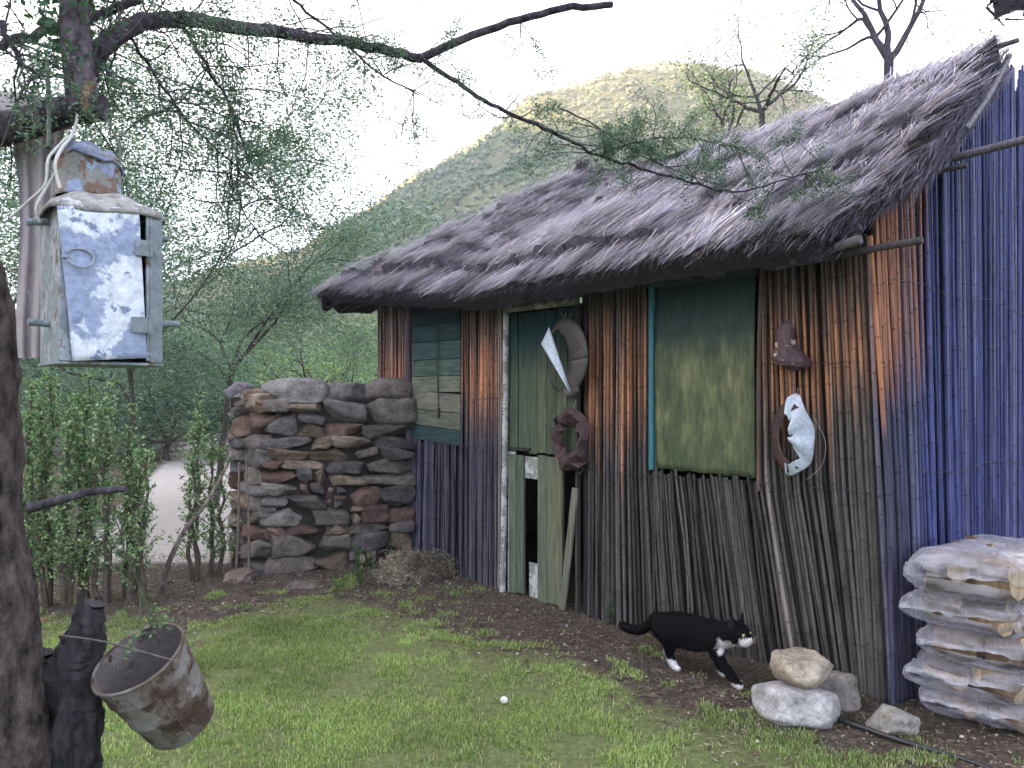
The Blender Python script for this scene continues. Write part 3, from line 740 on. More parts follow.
# hip fringe and strands
NH = 12000; A = np.zeros((NH, 3)); Bp = A.copy(); cols = A.copy(); Wd = A.copy(); rdg = H(3.22, 1.25, 3.26)
for q in range(NH):
    a = rng.random() ** 1.3; t = rng.random() ** .8 if q > 3000 else 0.; e = H(4.76, -.37 + 3.19 * a, 2.27); p = e + (rdg - e) * t + np.array([0, 0, .05 * course(t, a * 3) + .03 * fbm(a * 9, t * 6, 7) + .02 - (rng.random() * .14 if q <= 3000 else 0)])
    d = nrm(e - rdg + rng.normal(size=3) * .22); L = rng.uniform(.08, .22); A[q] = p - d * L; Bp[q] = p + d * .03
    cols[q] = lerp((.07, .06, .08), (.27, .24, .28), rng.random() ** 1.3); Wd[q] = nrm(np.cross(d, [0, 0, 1.])) * .0024
S.strips(A, Bp, Wd, cols)
# ragged verge on the right: long loose stems pointing down the slope past the wall top
NV = 3200; A = np.zeros((NV, 3)); Bp = A.copy(); cols = A.copy(); Wd = A.copy()
for q in range(NV):
    s = rng.uniform(0, 1); ur, ul = u_edge(s); u = ur + rng.uniform(-.05, .10); v, z = roofpt(u, s); p = H(u, v, z) + nrm_f * rng.uniform(-.11, .05)
    d = nrm(-sl_dir - D * rng.uniform(-.1, .28)); L = rng.uniform(.12, .36); A[q] = p - d * L * .5; Bp[q] = p + d * L * .5 * (1 if s > .2 else .4)
    cols[q] = lerp((.10, .09, .12), (.36, .33, .42), rng.random()); Wd[q] = nrm(np.cross(d, nrm_f)) * .002
S.strips(A, Bp, Wd, cols)
# a few long pale stalks lying crosswise
for q in range(700):
    u = rng.uniform(.2, 3.9); s = rng.uniform(.05, .9); v, z = roofpt(u, s); p = H(u, v, z) + nrm_f * (lift_f(u, s) + .02); d = nrm(-sl_dir + D * rng.normal() * .6); L = rng.uniform(.08, .34)
    S.tube([p - d * L / 2, p + nrm_f * .012, p + d * L / 2], rng.uniform(.0009, .002), 4, np.array((.52, .48, .46)) * rng.uniform(.6, 1.2), cap=False)
S.build('loose_thatch', M['strand'], roof)
# roof poles
pk = MB()
pk.tube(curve_pts([H(-.09, .60, 2.73), H(-.09, .95, 3.00), H(-.08, 1.28, 3.29)], 10), .016, 7, (.22, .21, .24)); pk.build('verge_pole', M['wood'], roof)
for pts, r, c in (([H(.5, .47, 2.52), H(-.05, .47, 2.56), H(-.62, .47, 2.59)], .020, (.15, .14, .17)), ([H(.3, .42, 2.50), H(-.16, .42, 2.50)], .014, (.10, .09, .11)),
                  ([H(.6, -.05, 2.05), H(.1, -.05, 2.075), H(-.14, -.05, 2.085)], .017, (.10, .09, .10)), ([H(.45, -.24, 2.02), H(.02, -.30, 2.08)], .022, (.14, .13, .14)),
                  ([H(.34, -.30, 2.02), H(.30, -.16, 2.1), H(.08, -.17, 2.16)], .016, (.12, .11, .12))):
    q = MB(); q.tube(curve_pts(pts, 8), r, 7, c); q.build('purlin', M['wood'], roof)
q = MB(); q.tube(curve_pts([H(-.12, 1.30, 3.37), H(.5, 1.26, 3.33), H(1.0, 1.24, 3.25), H(1.5, 1.24, 3.17)], 16), .014, 6, (.16, .14, .15)); q.build('ridge_pole', M['wood'], roof)

# ------------------------------------------------------------------ things hanging on the wall
def ribbon_ring(mb, c, ea, eb, ez, a, b, w, col, n=48, tw=0., wav=.01, open_=1., seed=0, tear=0.):
    """band of sheet metal bent to a loop in the plane ea/eb, width along ez"""
    r = np.random.default_rng(seed); P_ = np.zeros((n, 5, 3))
    for i in range(n):
        t = i / (n - 1) * 2 * math.pi * open_; f_ = 1 + wav * math.sin(3 * t + seed) + wav * .6 * math.sin(7 * t + seed * 2)
        rad = nrm(math.cos(t) * ea + math.sin(t) * eb)
        for j in range(5):
            s = (j / 4 - .5) * w(t) ; th = tw + .5 * math.sin(t + seed)
            dirw = math.cos(th) * ez + math.sin(th) * rad
            P_[i, j] = c + (math.cos(t) * ea * a + math.sin(t) * eb * b) * f_ + dirw * s * (1 + tear * .4 * r.normal() * (j in (0, 4)))
    mb.grid(P_, col)
UP = np.array([0, 0, 1.])
# upper loop, white outside
c = onwall(564, 357, .10)
o = thing('metal_loop', 'grey and white bent tin hoop hanging highest before the green door', 'scrap metal', c, 'scrap tin hung on the hut wall')
q = MB(); P_ = np.zeros((61, 8, 3))
for i in range(61):
    t = i / 60 * 2 * math.pi; ca, sa = math.cos(t), math.sin(t); tear = 1 + .06 * math.sin(5 * t) 
    ox, oy = 567 + 21 * ca * (1 - .35 * max(0, -sa) ** 2) + (4 if sa < -.8 else 0), 358 - 40 * sa
    ix, iy = 558 + 10.5 * ca * tear, 361 - 28 * sa * (1 + .05 * math.sin(9 * t))
    for j in range(8):
        f_ = j / 7; P_[i, j] = onwall(ix + (ox - ix) * f_, iy + (oy - iy) * f_, .08 + .03 * math.sin(f_ * 2.4) + .02 * math.sin(2 * t + 1) * f_)
q.grid(P_, (.3, .3, .3)); x = q.build('hoop', M['grey_tin'], o); m = x.modifiers.new('s', 'SOLIDIFY'); m.thickness = .003
q = MB(); P_ = np.zeros((14, 5, 3))
A1, A2 = onwall(575, 318, .10), onwall(572, 392, .10); B1 = onwall(541, 342, .17)
for i in range(14):
    t = i / 13; base = onwall(549 + 22 * t, 327 + 65 * t, .15); out_ = onwall(541 + 28 * t, 344 + 47 * t, .18)
    for j in range(5): P_[i, j] = base + (out_ - base) * j / 4
q.grid(P_, (.6, .62, .66)); x = q.build('white_flange', M['white_tin'], o, label='white-painted outer edge'); m = x.modifiers.new('s', 'SOLIDIFY'); m.thickness = .002
q = MB()
for dx in (-6, -1, 5): q.tube([onwall(567 + dx, 313, .03), onwall(566, 322, .09)], .0018, 4, (.5, .5, .5))
q.build('hanging_wire', M['wire'], o)
# rusty ring
c = onwall(571, 439, .07)
o = thing('rusty_ring', 'crumpled dark rusty ring of sheet iron hanging below the tin hoop', 'scrap metal', c, 'scrap tin hung on the hut wall')
q = MB(); P_ = np.zeros((19, 4, 3))
for i in range(19):
    t = i / 18 * 2 * math.pi; ca, sa = math.cos(t), math.sin(t)
    for j in range(4):
        s = j / 3; rad = .080 + .102 * s + .010 * math.sin(5 * t + 1) + .006 * math.sin(9 * t)
        if t > 5.0 and t < 5.6: rad += .02 * s
        P_[i, j] = c + (D * ca * .92 + UP * sa * 1.12) * rad - Vv * (.03 * math.sin(math.pi * s) + .05 * fbm(ca * 4, sa * 4, s * 2.5) + .02 * math.sin(11 * t + 2 * j))
q.grid(P_, (.3, .3, .3)); x = q.build('ring', M['rust_dark'], o, smooth=False); m = x.modifiers.new('s', 'SOLIDIFY'); m.thickness = .003
q = MB(); q.tube([onwall(576, 400, .03), onwall(573, 412, .06)], .002, 4, (.3, .3, .3)); q.build('hanging_wire', M['wire'], o); q = MB(); q.tube(curve_pts([onwall(578, 458, .05), onwall(583, 470, .05), onwall(577, 474, .05)], 8), .002, 4, (.2, .2, .2)); q.build('wire_hook', M['wire'], o)
# rusty jug-like tin
c = onwall(788, 345, .06)
o = thing('crushed_tin', 'dark red-brown crushed enamel tin with pale spots, hung right of the window', 'scrap metal', c, 'scrap tin hung on the hut wall')
q = MB(); n_, m_ = 12, 15; P_ = np.zeros((n_, m_, 3))
prof_x = [(0, .004), (.06, .030), (.2, .048), (.35, .052), (.5, .058), (.62, .075), (.75, .098), (.86, .100), (.95, .075), (1, .004)]
for i in range(n_):
    s = i / (n_ - 1); rr_ = np.interp(s, [p_[0] for p_ in prof_x], [p_[1] for p_ in prof_x])
    for j in range(m_):
        t = j / (m_ - 1) * 2 * math.pi; k_ = 1 + .13 * math.sin(3 * t + 4 * s) + .07 * math.sin(5 * t + 9 * s)
        P_[i, j] = c + D * (math.cos(t) * rr_ * k_ + .012 * math.sin(s * 5)) - Vv * (math.sin(t) * rr_ * .62 * k_) + UP * (.125 - s * .25 + .012 * math.cos(t) * s)
q.grid(P_, (.3, .3, .3)); q.build('tin', M['rust_spot'], o, smooth=False)
q = MB(); q.tube([onwall(786, 316, .02), onwall(787, 322, .06)], .002, 4, (.3, .3, .3)); q.build('hanging_wire', M['wire'], o)
# torn white enamel basin
c = onwall(793, 437, .05)
o = thing('torn_basin', 'bluish white torn enamel basin with a big hole, hung lowest right of window', 'scrap metal', c, 'scrap tin hung on the hut wall')
q = MB(); n_, m_ = 15, 56; P_ = np.zeros((m_, n_, 3))
hole = []
for i in range(m_):
    t = 1.15 + i / (m_ - 1) * 3.95; ca, sa = math.cos(t), math.sin(t)      # ca>0 : towards D (image left)
    inner = .72 if ca > .2 else (.42 if ca > -.4 else .30)
    inner = .50 + .34 * ca + .06 * math.sin(7 * t) + .04 * math.sin(13 * t + 1); inner = min(max(inner, .08), .88)
    if sa < -.75: inner = .70
    for j in range(n_):
        s = inner + (1 - inner) * j / (n_ - 1); R = .125 * (1 + .05 * math.sin(4 * t))
        hx = ca * R * s * .92; hz = sa * R * 1.52 * s * (1.12 if sa > 0 else 1)
        if sa > .3: hx *= 1 - .45 * (sa - .3)
        P_[i, j] = c + D * hx + UP * hz - Vv * (.065 * (1 - s ** 2) + .012 * math.sin(6 * t))
q.grid(P_, (.3, .3, .3)); x = q.build('basin', M['white_tin'], o); m = x.modifiers.new('s', 'SOLIDIFY'); m.thickness = .003
q = MB(); P_ = np.zeros((20, 4, 3))
for i in range(20):
    t = -1.45 + i / 19 * 2.9
    for j in range(4): P_[i, j] = c + D * (math.cos(t) * .122 - .0) + UP * math.sin(t) * (.185 - .012 * j) - Vv * (.0 + .012 * j) - D * .022 * j
q.grid(P_, (.3, .3, .3)); x = q.build('rim', M['rust_dark'], o, label='rusty folded rim'); m = x.modifiers.new('s', 'SOLIDIFY'); m.thickness = .003
q = MB(); q.tube(curve_pts([onwall(812, 415, .02), onwall(825, 440, .02), onwall(822, 465, .02), onwall(806, 480, .02)], 16), .0015, 4, (.4, .4, .4)); q.tube([onwall(798, 388, .02), onwall(797, 396, .05)], .002, 4, (.3, .3, .3)); q.build('hanging_wire', M['wire'], o)

# ------------------------------------------------------------------ stone wall
def gu(x0, z0, x1, z1, out, r, mx=.42, mn=.07):
    w_, h_ = x1 - x0, z1 - z0
    if (w_ < mx and h_ < .19 and w_ > h_ * 1.15) and (r.random() < .85 or w_ * h_ < .012): out.append((x0, z0, x1, z1)); return
    if w_ < .09 and h_ < .12: out.append((x0, z0, x1, z1)); return
    if h_ > .17 and (h_ > w_ * .55 or r.random() < .5) or w_ < .12:
        m = z0 + h_ * r.uniform(.35, .65); gu(x0, z0, x1, m, out, r); gu(x0, m, x1, z1, out, r)
    else:
        m = x0 + w_ * r.uniform(.3, .7); gu(x0, z0, m, z1, out, r); gu(m, z0, x1, z1, out, r)
SA, SB, SC_, SD = np.array([-.80, 6.52, 0]), np.array([-1.96, 6.28, 0]), np.array([-2.36, 6.72, 0]), np.array([-1.15, 7.15, 0])
STC = [(.15, .10, .08), (.12, .10, .09), (.15, .13, .115), (.09, .08, .082), (.17, .125, .095), (.13, .08, .068), (.11, .10, .10), (.16, .145, .135), (.20, .155, .12), (.10, .082, .075)]
sw = MB(); sr = np.random.default_rng(11)
for (a, b_, seed, zt) in ((SB, SA, 3, 1.36), (SC_, SB, 5, 1.40), (SD, SC_, 8, 1.38)):
    L = np.linalg.norm(b_ - a); e = nrm(b_ - a); nn = np.array([e[1], -e[0], 0]); out = []
    r = np.random.default_rng(seed); gu(0, -.02, L, zt, out, r)
    for i, (x0, z0, x1, z1) in enumerate(out):
        w_, h_ = x1 - x0, z1 - z0; dep = .13
        cpt = a + e * (x0 + x1) / 2 + np.array([0, 0, (z0 + z1) / 2]) - nn * (dep - .02 + r.uniform(-.03, .02))
        ang = r.normal() * .06; exv = nrm(e + UP * ang); ezv = nrm(np.cross(exv, nn)); ezv = ezv if ezv[2] > 0 else -ezv
        cc = np.array(STC[r.integers(0, len(STC))]) * r.uniform(.7, 1.4) * (1.25 if (seed == 5 or (seed == 3 and x0 < .15)) else 1.)
        if e[0] > .9 and (x0 + x1) / 2 > .85: cc = cc * .8
        rock(sw, cpt, (w_ / 2 * 1.12, dep, h_ / 2 * 1.14), 0, i + seed * 100, 9, .07, cc * .8, 7, CUB, (exv, nn, ezv), 2.2)
core = (SA + SB + SC_ + SD) / 4
for (a, b_, c_, d_) in ((SA, SB, SC_, SD),):
    ins = [core + (q_ - core) * .84 for q_ in (a, b_, c_, d_)]
    V_ = np.array([p_ for p_ in ins] + [p_ + np.array([0, 0, 1.36]) for p_ in ins]); sw.add(V_, [[0, 1, 5, 4], [1, 2, 6, 5], [2, 3, 7, 6], [3, 0, 4, 7], [4, 5, 6, 7]], (.03, .025, .025))
stw = thing('stone_wall', 'dry-stacked wall of brown and grey rocks abutting the hut corner', 'stone wall', (SA + SB) / 2)
sw.build('stonework', M['stone'], stw)
for k, (px0, px1, pyt, pyb, d, c, sd_) in enumerate([(266, 326, 380, 404, 6.45, (.24, .22, .21), 1), (325, 367, 384, 401, 6.55, (.17, .15, .16), 22), (364, 413, 380, 411, 6.68, (.16, .13, .125), 3), (246, 268, 388, 402, 6.62, (.22, .14, .10), 4), (226, 250, 383, 402, 6.80, (.19, .17, .19), 5), (300, 330, 384, 404, 6.9, (.18, .16, .15), 6), (258, 272, 400, 412, 6.45, (.25, .16, .11), 9), (232, 262, 400, 412, 6.62, (.14, .12, .11), 12)]):
    p0, p1 = at(px0, (pyt + pyb) / 2, d), at(px1, (pyt + pyb) / 2, d); q = MB()
    rock(q, (p0 + p1) / 2, (abs(p1[0] - p0[0]) / 2 * 1.1, .19, (pyb - pyt) / F * d / 2 * 1.12), .1, sd_ * 7, 3.6, .12, np.array(c) * .75, 8, CUB, None, 1.7); q.build('coping_stone', M['stone'], stw)

# ------------------------------------------------------------------ loose rocks
def rk(label, px, py, d, wpx, hpx, dep, rot, seed, col, cat='rock', grp='pale rocks by the hut corner', k=3., amp=.12, zbase=None, cuts=6):
    c = at(px, py, d); q = MB(); rock(q, c, (wpx / F * d / 2, dep, hpx / F * d / 2), rot, seed, k, amp, np.array(col) * .8, cuts + 5, ICO4, None, 1.3)
    q.build('rock', M['stone'], **T(label, cat, grp))
rk('pale tan rounded rock balanced on top of the flat grey rock', 801, 668, 3.55, 64, 36, .12, .45, 4, (.40, .34, .27), k=2.8)
rk('flat light grey pitted rock lying underneath the tan one', 797, 702, 3.50, 84, 34, .17, -.1, 15, (.38, .37, .37), k=3.2)
rk('grey-brown wedge rock leaning behind the two stacked rocks', 836, 694, 3.66, 48, 44, .10, -.4, 23, (.26, .23, .21))
rk('single small greyish rock beside the black hose', 892, 722, 3.33, 46, 30, .09, .2, 31, (.33, .31, .28), k=2.7)
rk('pinkish brown rock at the left foot of the stone wall', 241, 580, 6.05, 32, 22, .10, .2, 41, (.24, .17, .15), grp='small rocks by the stone wall')
rk('flat brown stone before the middle of the stone wall', 300, 588, 5.9, 40, 12, .10, 0, 43, (.14, .11, .10), grp='small rocks by the stone wall')
rk('reddish stone at the foot of the left shrubs', 40, 623, 4.9, 26, 12, .05, 0, 47, (.25, .13, .09), grp='small rocks by the stone wall')
rk('dusty pale stone lying at the far end of the sandy track', 152, 437, 27, 12, 9, .2, 0, 48, (.25, .2, .19), grp='small rocks by the stone wall')
q = MB(); cE = gnd(504, 700, .012); rock(q, cE, (.018, .014, .016), 0, 5, 2, .05, (.72, .70, .70), 1, ICO3); q.build('egg_shell', M['plain'], **T('tiny white shell fragment lying on the lawn', 'shell'))

# ------------------------------------------------------------------ hose
q = MB(); hp_ = [gnd(815, 712, .015) + np.array([-.05, .1, 0]), gnd(838, 719, .018), gnd(870, 730, .018), gnd(905, 742, .018), gnd(950, 755, .016), gnd(990, 769, .014), gnd(1060, 800, .014), gnd(1140, 850, .014)]
q.tube(curve_pts(hp_, 40), .011, 8, (.018, .018, .022)); q.build('hose', M['hose'], **T('black rubber hose running along the soil past the rocks', 'hose'))

# ------------------------------------------------------------------ firewood bags
bag_lab = ['fattest clear bag of firewood on top of the stack', 'crinkled clear firewood bag second from top of the stack', 'clear firewood bag in the middle of the five stacked', 'clear firewood bag second from the ground in the stack', 'lowest clear firewood bag lying on the soil']
zcur = .01; hs = [.125, .13, .14, .14, .18]
for lv in range(5):
    hgt = hs[lv]; r = np.random.default_rng(60 + lv); Lh, Wh = (.36, .235) if lv < 4 else (.40, .255)
    jit = [(.02, .035), (-.01, .0), (.015, .03), (-.005, -.01), (-.01, .02)][lv]
    cB = C0 + Vv * (.255 + jit[0]) - D * (.315 + jit[1]) + UP * (zcur + hgt / 2)
    yaw = r.normal() * .05; ex = nrm(Vv * math.cos(yaw) - D * math.sin(yaw)); ey = nrm(np.cross(UP, ex)); 
    b_o = thing('firewood_bag', bag_lab[4 - lv], 'bag of wood', cB - UP * hgt / 2, 'plastic bags of firewood stacked by the wall')
    wd = MB()
    nl = 0
    for lay in (-.22, .22):
        x_ = -Lh * .86
        while x_ < Lh * .75:
            wl = r.uniform(.05, .085); 
            for ry_ in (-.5, .5):
                pc = cB + ex * (x_ + wl / 2 + r.normal() * .008) * .9 + ey * (ry_ * Wh * .80 + r.normal() * .008) + UP * (lay * hgt * .85 + r.normal() * .004)
                yw = r.normal() * .35; ax1 = nrm(ey * math.cos(yw) + ex * math.sin(yw) + UP * r.normal() * .12); ax2 = nrm(np.cross(ax1, UP + ex * r.normal() * .5)); ax3 = np.cross(ax1, ax2)
                c = lerp((.46, .32, .19), (.13, .085, .055), r.random() ** .8) * r.uniform(.8, 1.15)
                # split log: wedge prism
                l_ = Wh * .38 * r.uniform(.8, 1.05); a_ = wl * .56; h2 = hgt * .225
                V_ = []
                for e_ in (-1, 1):
                    for (qa, qb) in ((-1, -.8), (1, -1), (.75, .7), (-.1, 1.1), (-.9, .35)): V_.append(pc + ax1 * l_ * e_ + ax2 * a_ * qa + ax3 * h2 * qb)
                ff = [[0, 1, 6, 5], [1, 2, 7, 6], [2, 3, 8, 7], [3, 4, 9, 8], [4, 0, 5, 9]]
                wd.add(np.array(V_), ff, c * .7)
                for e_, of in ((0, 0), (1, 5)): wd.add(np.array(V_[of:of + 5]), [[0, 1, 2, 3, 4]], lerp(c, (.55, .42, .26), .6))
            x_ += wl * 1.02
    x = wd.build('firewood', M['wood'], b_o, smooth=False)
    # bag film
    nU, nV = 90, 64; P_ = np.zeros((nU, nV, 3)); s0 = r.uniform(0, 50)
    for i in range(nU):
        a = i / (nU - 1); t = a * 2 - 1
        el = (1 - abs(t) ** 6) ** .38 if abs(t) < 1 else 0
        for j in range(nV):
            th = j / (nV - 1) * 2 * math.pi; ca, sa = math.cos(th), math.sin(th); k_ = 2.9
            rad = 1 / (abs(ca) ** k_ + abs(sa) ** k_) ** (1 / k_)
            xx, yy, zz_ = t * Lh * (1.0 + .08 * ca), ca * rad * Wh * (.86 + .14 * el), sa * rad * hgt * .56 * max(el, .05)
            f1 = fbm(xx * 5 + s0, yy * 5, zz_ * 7); f2 = abs(noise.noise(Vector((xx * 9 + yy * 13 + s0, yy * 4 - xx * 5, zz_ * 12)))) + .5 * abs(noise.noise(Vector((xx * 22 - yy * 15 + s0, yy * 9, zz_ * 30))))
            dsp = .016 * f1 - .030 * f2 + .012
            P_[i, j] = cB + ex * xx + ey * (yy + dsp * ca) + UP * (zz_ + dsp * sa * .8 + (.012 * math.sin(xx * 9 + lv) if lv else 0))
    q = MB(); q.grid(P_, (.5, .5, .5)); q.build('plastic_film', M['plastic'], b_o)
    # gathered end flap
    zcur += hgt * .985
stack_top = zcur

# ------------------------------------------------------------------ dried grass clump
cg = gnd(410, 583) + np.array([0, .1, 0]); q = MB(); nT = 8000
th = rng.uniform(0, 2 * math.pi, nT); ph = np.arccos(rng.uniform(0, 1, nT)); rr = rng.uniform(.55, 1, nT)
lob = 1 + .25 * np.sin(3 * th + 1) * np.sin(ph) + .12 * np.sin(7 * th)
p = np.stack([np.cos(th) * np.sin(ph) * .30 * rr * lob, np.sin(th) * np.sin(ph) * .22 * rr * lob, np.cos(ph) * .22 * rr * lob + .005], -1) + cg
d = nrm(rng.normal(size=(nT, 3)) + nrm(p - cg) * .4); L = rng.uniform(.02, .07, (nT, 1))
colr = np.array([(.26, .22, .17), (.42, .37, .28), (.13, .10, .08), (.34, .28, .20)])[rng.integers(0, 4, nT)] * np.where((p[:, 0:1] - cg[0]) + (p[:, 2:3]) > .14, .55, 1.0) * rng.uniform(.7, 1.3, (nT, 1))
q.strips(p - d * L / 2, p + d * L / 2, nrm(np.cross(d, rng.normal(size=(nT, 3)))) * .0022, colr, rng.normal(size=(nT, 3)) * .008)
rock(q, cg + UP * .05, (.22, .16, .11), 0, 77, 2.2, .2, (.12, .09, .07), 2, ICO3)
q.build('hay_clump', M['strand'], **T('matted clump of dry pale grass between stone wall and hut', 'dry grass'))

# ------------------------------------------------------------------ cat
def skinned(pts, edges, rad, lvl=2, root=0):
    me = bpy.data.meshes.new('tmp'); me.from_pydata([tuple(p) for p in pts], edges, []); ob = bpy.data.objects.new('tmp', me); COL.objects.link(ob)
    ob.modifiers.new('skin', 'SKIN'); bm_ = bmesh.new(); bm_.from_mesh(me); ly = bm_.verts.layers.skin.verify()
    for v_, r_ in zip(bm_.verts, rad):
        v_[ly].radius = (r_, r_) if not hasattr(r_, '__len__') else r_
    bm_.verts.ensure_lookup_table(); bm_.verts[root][ly].use_root = True
    bm_.to_mesh(me); bm_.free(); sb = ob.modifiers.new('sub', 'SUBSURF'); sb.levels = lvl; sb.render_levels = lvl
    dg = bpy.context.evaluated_depsgraph_get(); em = bpy.data.meshes.new_from_object(ob.evaluated_get(dg))
    V_ = np.array([v_.co[:] for v_ in em.vertices]); F_ = [list(p_.vertices) for p_ in em.polygons]
    bpy.data.objects.remove(ob); return V_, F_
hd = nrm([.66, -.75, 0]); sdv = nrm(np.cross(UP, hd))   # heading, cat's left side
catO = np.array([.78, 4.20, 0.])   # below the rump
catP = []; catE = []; catR = []
def cv(x, y, z, r, par=None):
    catP.append((x, y, z)); catR.append(r); i = len(catP) - 1
    if par is not None: catE.append((par, i))
    return i
pel = cv(.03, 0, .192, (.072, .076)); mid = cv(.14, 0, .180, (.078, .088), pel); rib = cv(.235, 0, .180, (.078, .086), mid); shd = cv(.32, 0, .186, (.068, .074), rib)
nk = cv(.375, -.004, .215, .056, shd); hdv = cv(.425, -.012, .238, .062, nk); hd2 = cv(.455, -.022, .233, .050, hdv); mz = cv(.495, -.034, .215, .025, hd2); nz = cv(.507, -.038, .213, .014, mz)
tl = cv(-.03, 0, .20, .034, pel); t2 = cv(-.075, .0, .155, .026, tl); t3 = cv(-.115, .0, .125, .025, t2); t4 = cv(-.17, .0, .115, .026, t3); t5 = cv(-.235, .0, .12, .024, t4); t6 = cv(-.26, 0, .134, .010, t5)
def leg(root, pts):
    p_ = root
    for (x, y, z, r) in pts: p_ = cv(x, y, z, r, p_)
leg(pel, [(.05, .045, .165, .052), (.07, .05, .115, .036), (.015, .05, .078, .022), (.0, .05, .03, .018), (.012, .05, .014, .015), (.035, .05, .012, .013)])
leg(pel, [(.05, -.045, .165, .052), (.105, -.05, .115, .036), (.085, -.05, .075, .022), (.115, -.05, .030, .018), (.13, -.05, .014, .015), (.155, -.05, .012, .013)])
leg(shd, [(.30, .04, .155, .038), (.275, .042, .10, .027), (.305, .042, .055, .021), (.315, .042, .020, .018), (.34, .042, .012, .013)])
leg(shd, [(.335, -.04, .155, .038), (.36, -.042, .10, .028), (.415, -.042, .055, .022), (.45, -.042, .020, .018), (.478, -.042, .012, .013)])
Vc, Fc = skinned(catP, catE, catR, 2, 0)
loc = Vc * 1.0; Wsc = 1.1
def white(p_):
    x, y, z = p_
    if z < .05 and x < .2: return 1
    if z < .026 and x > .2: return 1
    if x > .470 and z < .226 + (x - .47) * .25 and z > .12: return 1
    if .36 < x < .47 and z < .196 and z > .14 and y < .02: return 1
    return 0
cc = np.array([((.62, .60, .60) if white(p_) else (.005, .005, .006)) for p_ in loc])
Wc = catO + Wsc * (loc[:, :1] * hd + loc[:, 1:2] * sdv + loc[:, 2:] * UP)
q = MB()
byn = {}
for f_ in Fc: byn.setdefault(len(f_), []).append(f_)
first = True; base_n = len(Wc); q.V.append(Wc); q.C.append(cc); q.n = base_n
for k_, fl_ in byn.items(): q.Fc.append(np.array(fl_))
Fq = np.array(byn[4]); ctrs = Wc[Fq].mean(1); nr_ = nrm(np.cross(Wc[Fq[:, 2]] - Wc[Fq[:, 0]], Wc[Fq[:, 3]] - Wc[Fq[:, 1]])); ar_ = np.linalg.norm(np.cross(Wc[Fq[:, 2]] - Wc[Fq[:, 0]], Wc[Fq[:, 3]] - Wc[Fq[:, 1]]), axis=1)
ix_ = rng.choice(len(Fq), 16000, p=ar_ / ar_.sum()); w4 = rng.dirichlet([1, 1, 1, 1], 16000); A_f = (Wc[Fq[ix_]] * w4[:, :, None]).sum(1); fc_ = cc[Fq[ix_]].mean(1)
dv_ = nrm(nr_[ix_] * .55 - hd * .9 - UP * .35 + rng.normal(size=(16000, 3)) * .25) * rng.uniform(.006, .013, (16000, 1)); fur_ = MB(); fur_.strips(A_f - nr_[ix_] * .001, A_f + dv_, nrm(np.cross(dv_, nr_[ix_] + .01)) * .0007, fc_ * rng.uniform(.6, 2.0, (16000, 1)))
# ears, as pointed folds grown out of the head surface
def cw(x, y, z): return catO + Wsc * (hd * x + sdv * y + UP * z)
for sy_ in (-1, 1):
    b0, b1, b2 = cw(.405, -.012 + sy_ * .048, .265), cw(.440, -.016 + sy_ * .046, .262), cw(.430, -.014 + sy_ * .012, .290); tp = cw(.430, -.014 + sy_ * .044, .325); ins = cw(.425, -.014 + sy_ * .03, .268)
    q.add(np.array([b0, b1, b2, tp, ins]), [[0, 1, 3], [1, 2, 3], [2, 4, 3], [4, 0, 3]], (.012, .012, .014))
cat = q.build('cat', M['fur'], origin=catO, **T('black cat with white muzzle and paws walking beside the reed wall', 'cat'))
fur_.build('coat', M['fur'], cat)
def ball(mb, c, r, col):
    mb.add(ICO1[0] * r + c, ICO1[1], col)
for sy_ in (-1, 1):
    q = MB(); ball(q, cw(.487, -.031 + sy_ * .024, .245), .0080, (.35, .33, .12)); ball(q, cw(.493, -.0315 + sy_ * .0245, .2455), .0042, (.004, .004, .004)); q.build('eye', M['hose'], cat)
q = MB(); ball(q, cw(.519, -.041, .218), .0055, (.30, .15, .15)); q.build('nose', M['fur'], cat)
q = MB()
for sy_ in (-1, 1):
    q = MB()
    for k_ in range(4): q.tube([cw(.503, -.036 + sy_ * .012, .210 + k_ * .003), cw(.508, -.036 + sy_ * .050, .205 + k_ * .010)], .0005, 3, (.6, .6, .6), cap=False)
    q.build('whiskers', M['plain'], cat)

# ------------------------------------------------------------------ stump with bucket
stump = MB(); d0 = 2.15
stp = [at(72, 980, d0), at(72, 860, d0), at(74, 770, d0), at(74, 700, d0), at(80, 650, d0), at(93, 603, d0)]; stp[0][2] = -.02
sp = curve_pts(stp, 120); rr = np.interp(np.linspace(0, 1, len(sp)), [0, .6, .8, 1], [.068, .062, .055, .030])
rr = rr * (1 + .10 * np.array([fbm(i * .5, 1.) for i in range(len(sp))]))
stump.tube(sp, rr, 40, (.030, .028, .032))
sp2 = curve_pts([at(68, 715, d0 - .01), at(55, 690, d0 - .03), at(46, 668, d0 - .06), at(44, 652, d0 - .07)], 18); stump.tube(sp2, np.linspace(.046, .022, len(sp2)), 30, (.028, .026, .03))
for vi_ in range(len(stump.V)):
    if len(stump.V[vi_]) < 60: continue
    nn_ = 40 if len(stump.V[vi_]) > 2000 else 30; cen = sp if len(stump.V[vi_]) > 2000 else sp2
    for i_ in range(len(stump.V[vi_])):
        p_ = stump.V[vi_][i_]; cpt = cen[min(i_ // nn_, len(cen) - 1)]; a_ = noise.fractal(Vector((p_[0] * 26, p_[1] * 26, p_[2] * 7)), 1., 2., 5)
        stump.V[vi_][i_] = cpt + (p_ - cpt) * (1 + .45 * a_) + (np.array([0, 0, .05 * a_]) if i_ // nn_ >= len(cen) - 2 else 0)
stump.build('charred_stump', M['char'], **T('charred black forked stump with a bucket hooked on it', 'stump'))
bc_ = at(138, 658, 2.12); bax = nrm([.08, .12, -.235])   # from mouth to base
e1 = nrm(np.cross(bax, [0, 0, 1.])); e2 = np.cross(bax, e1)
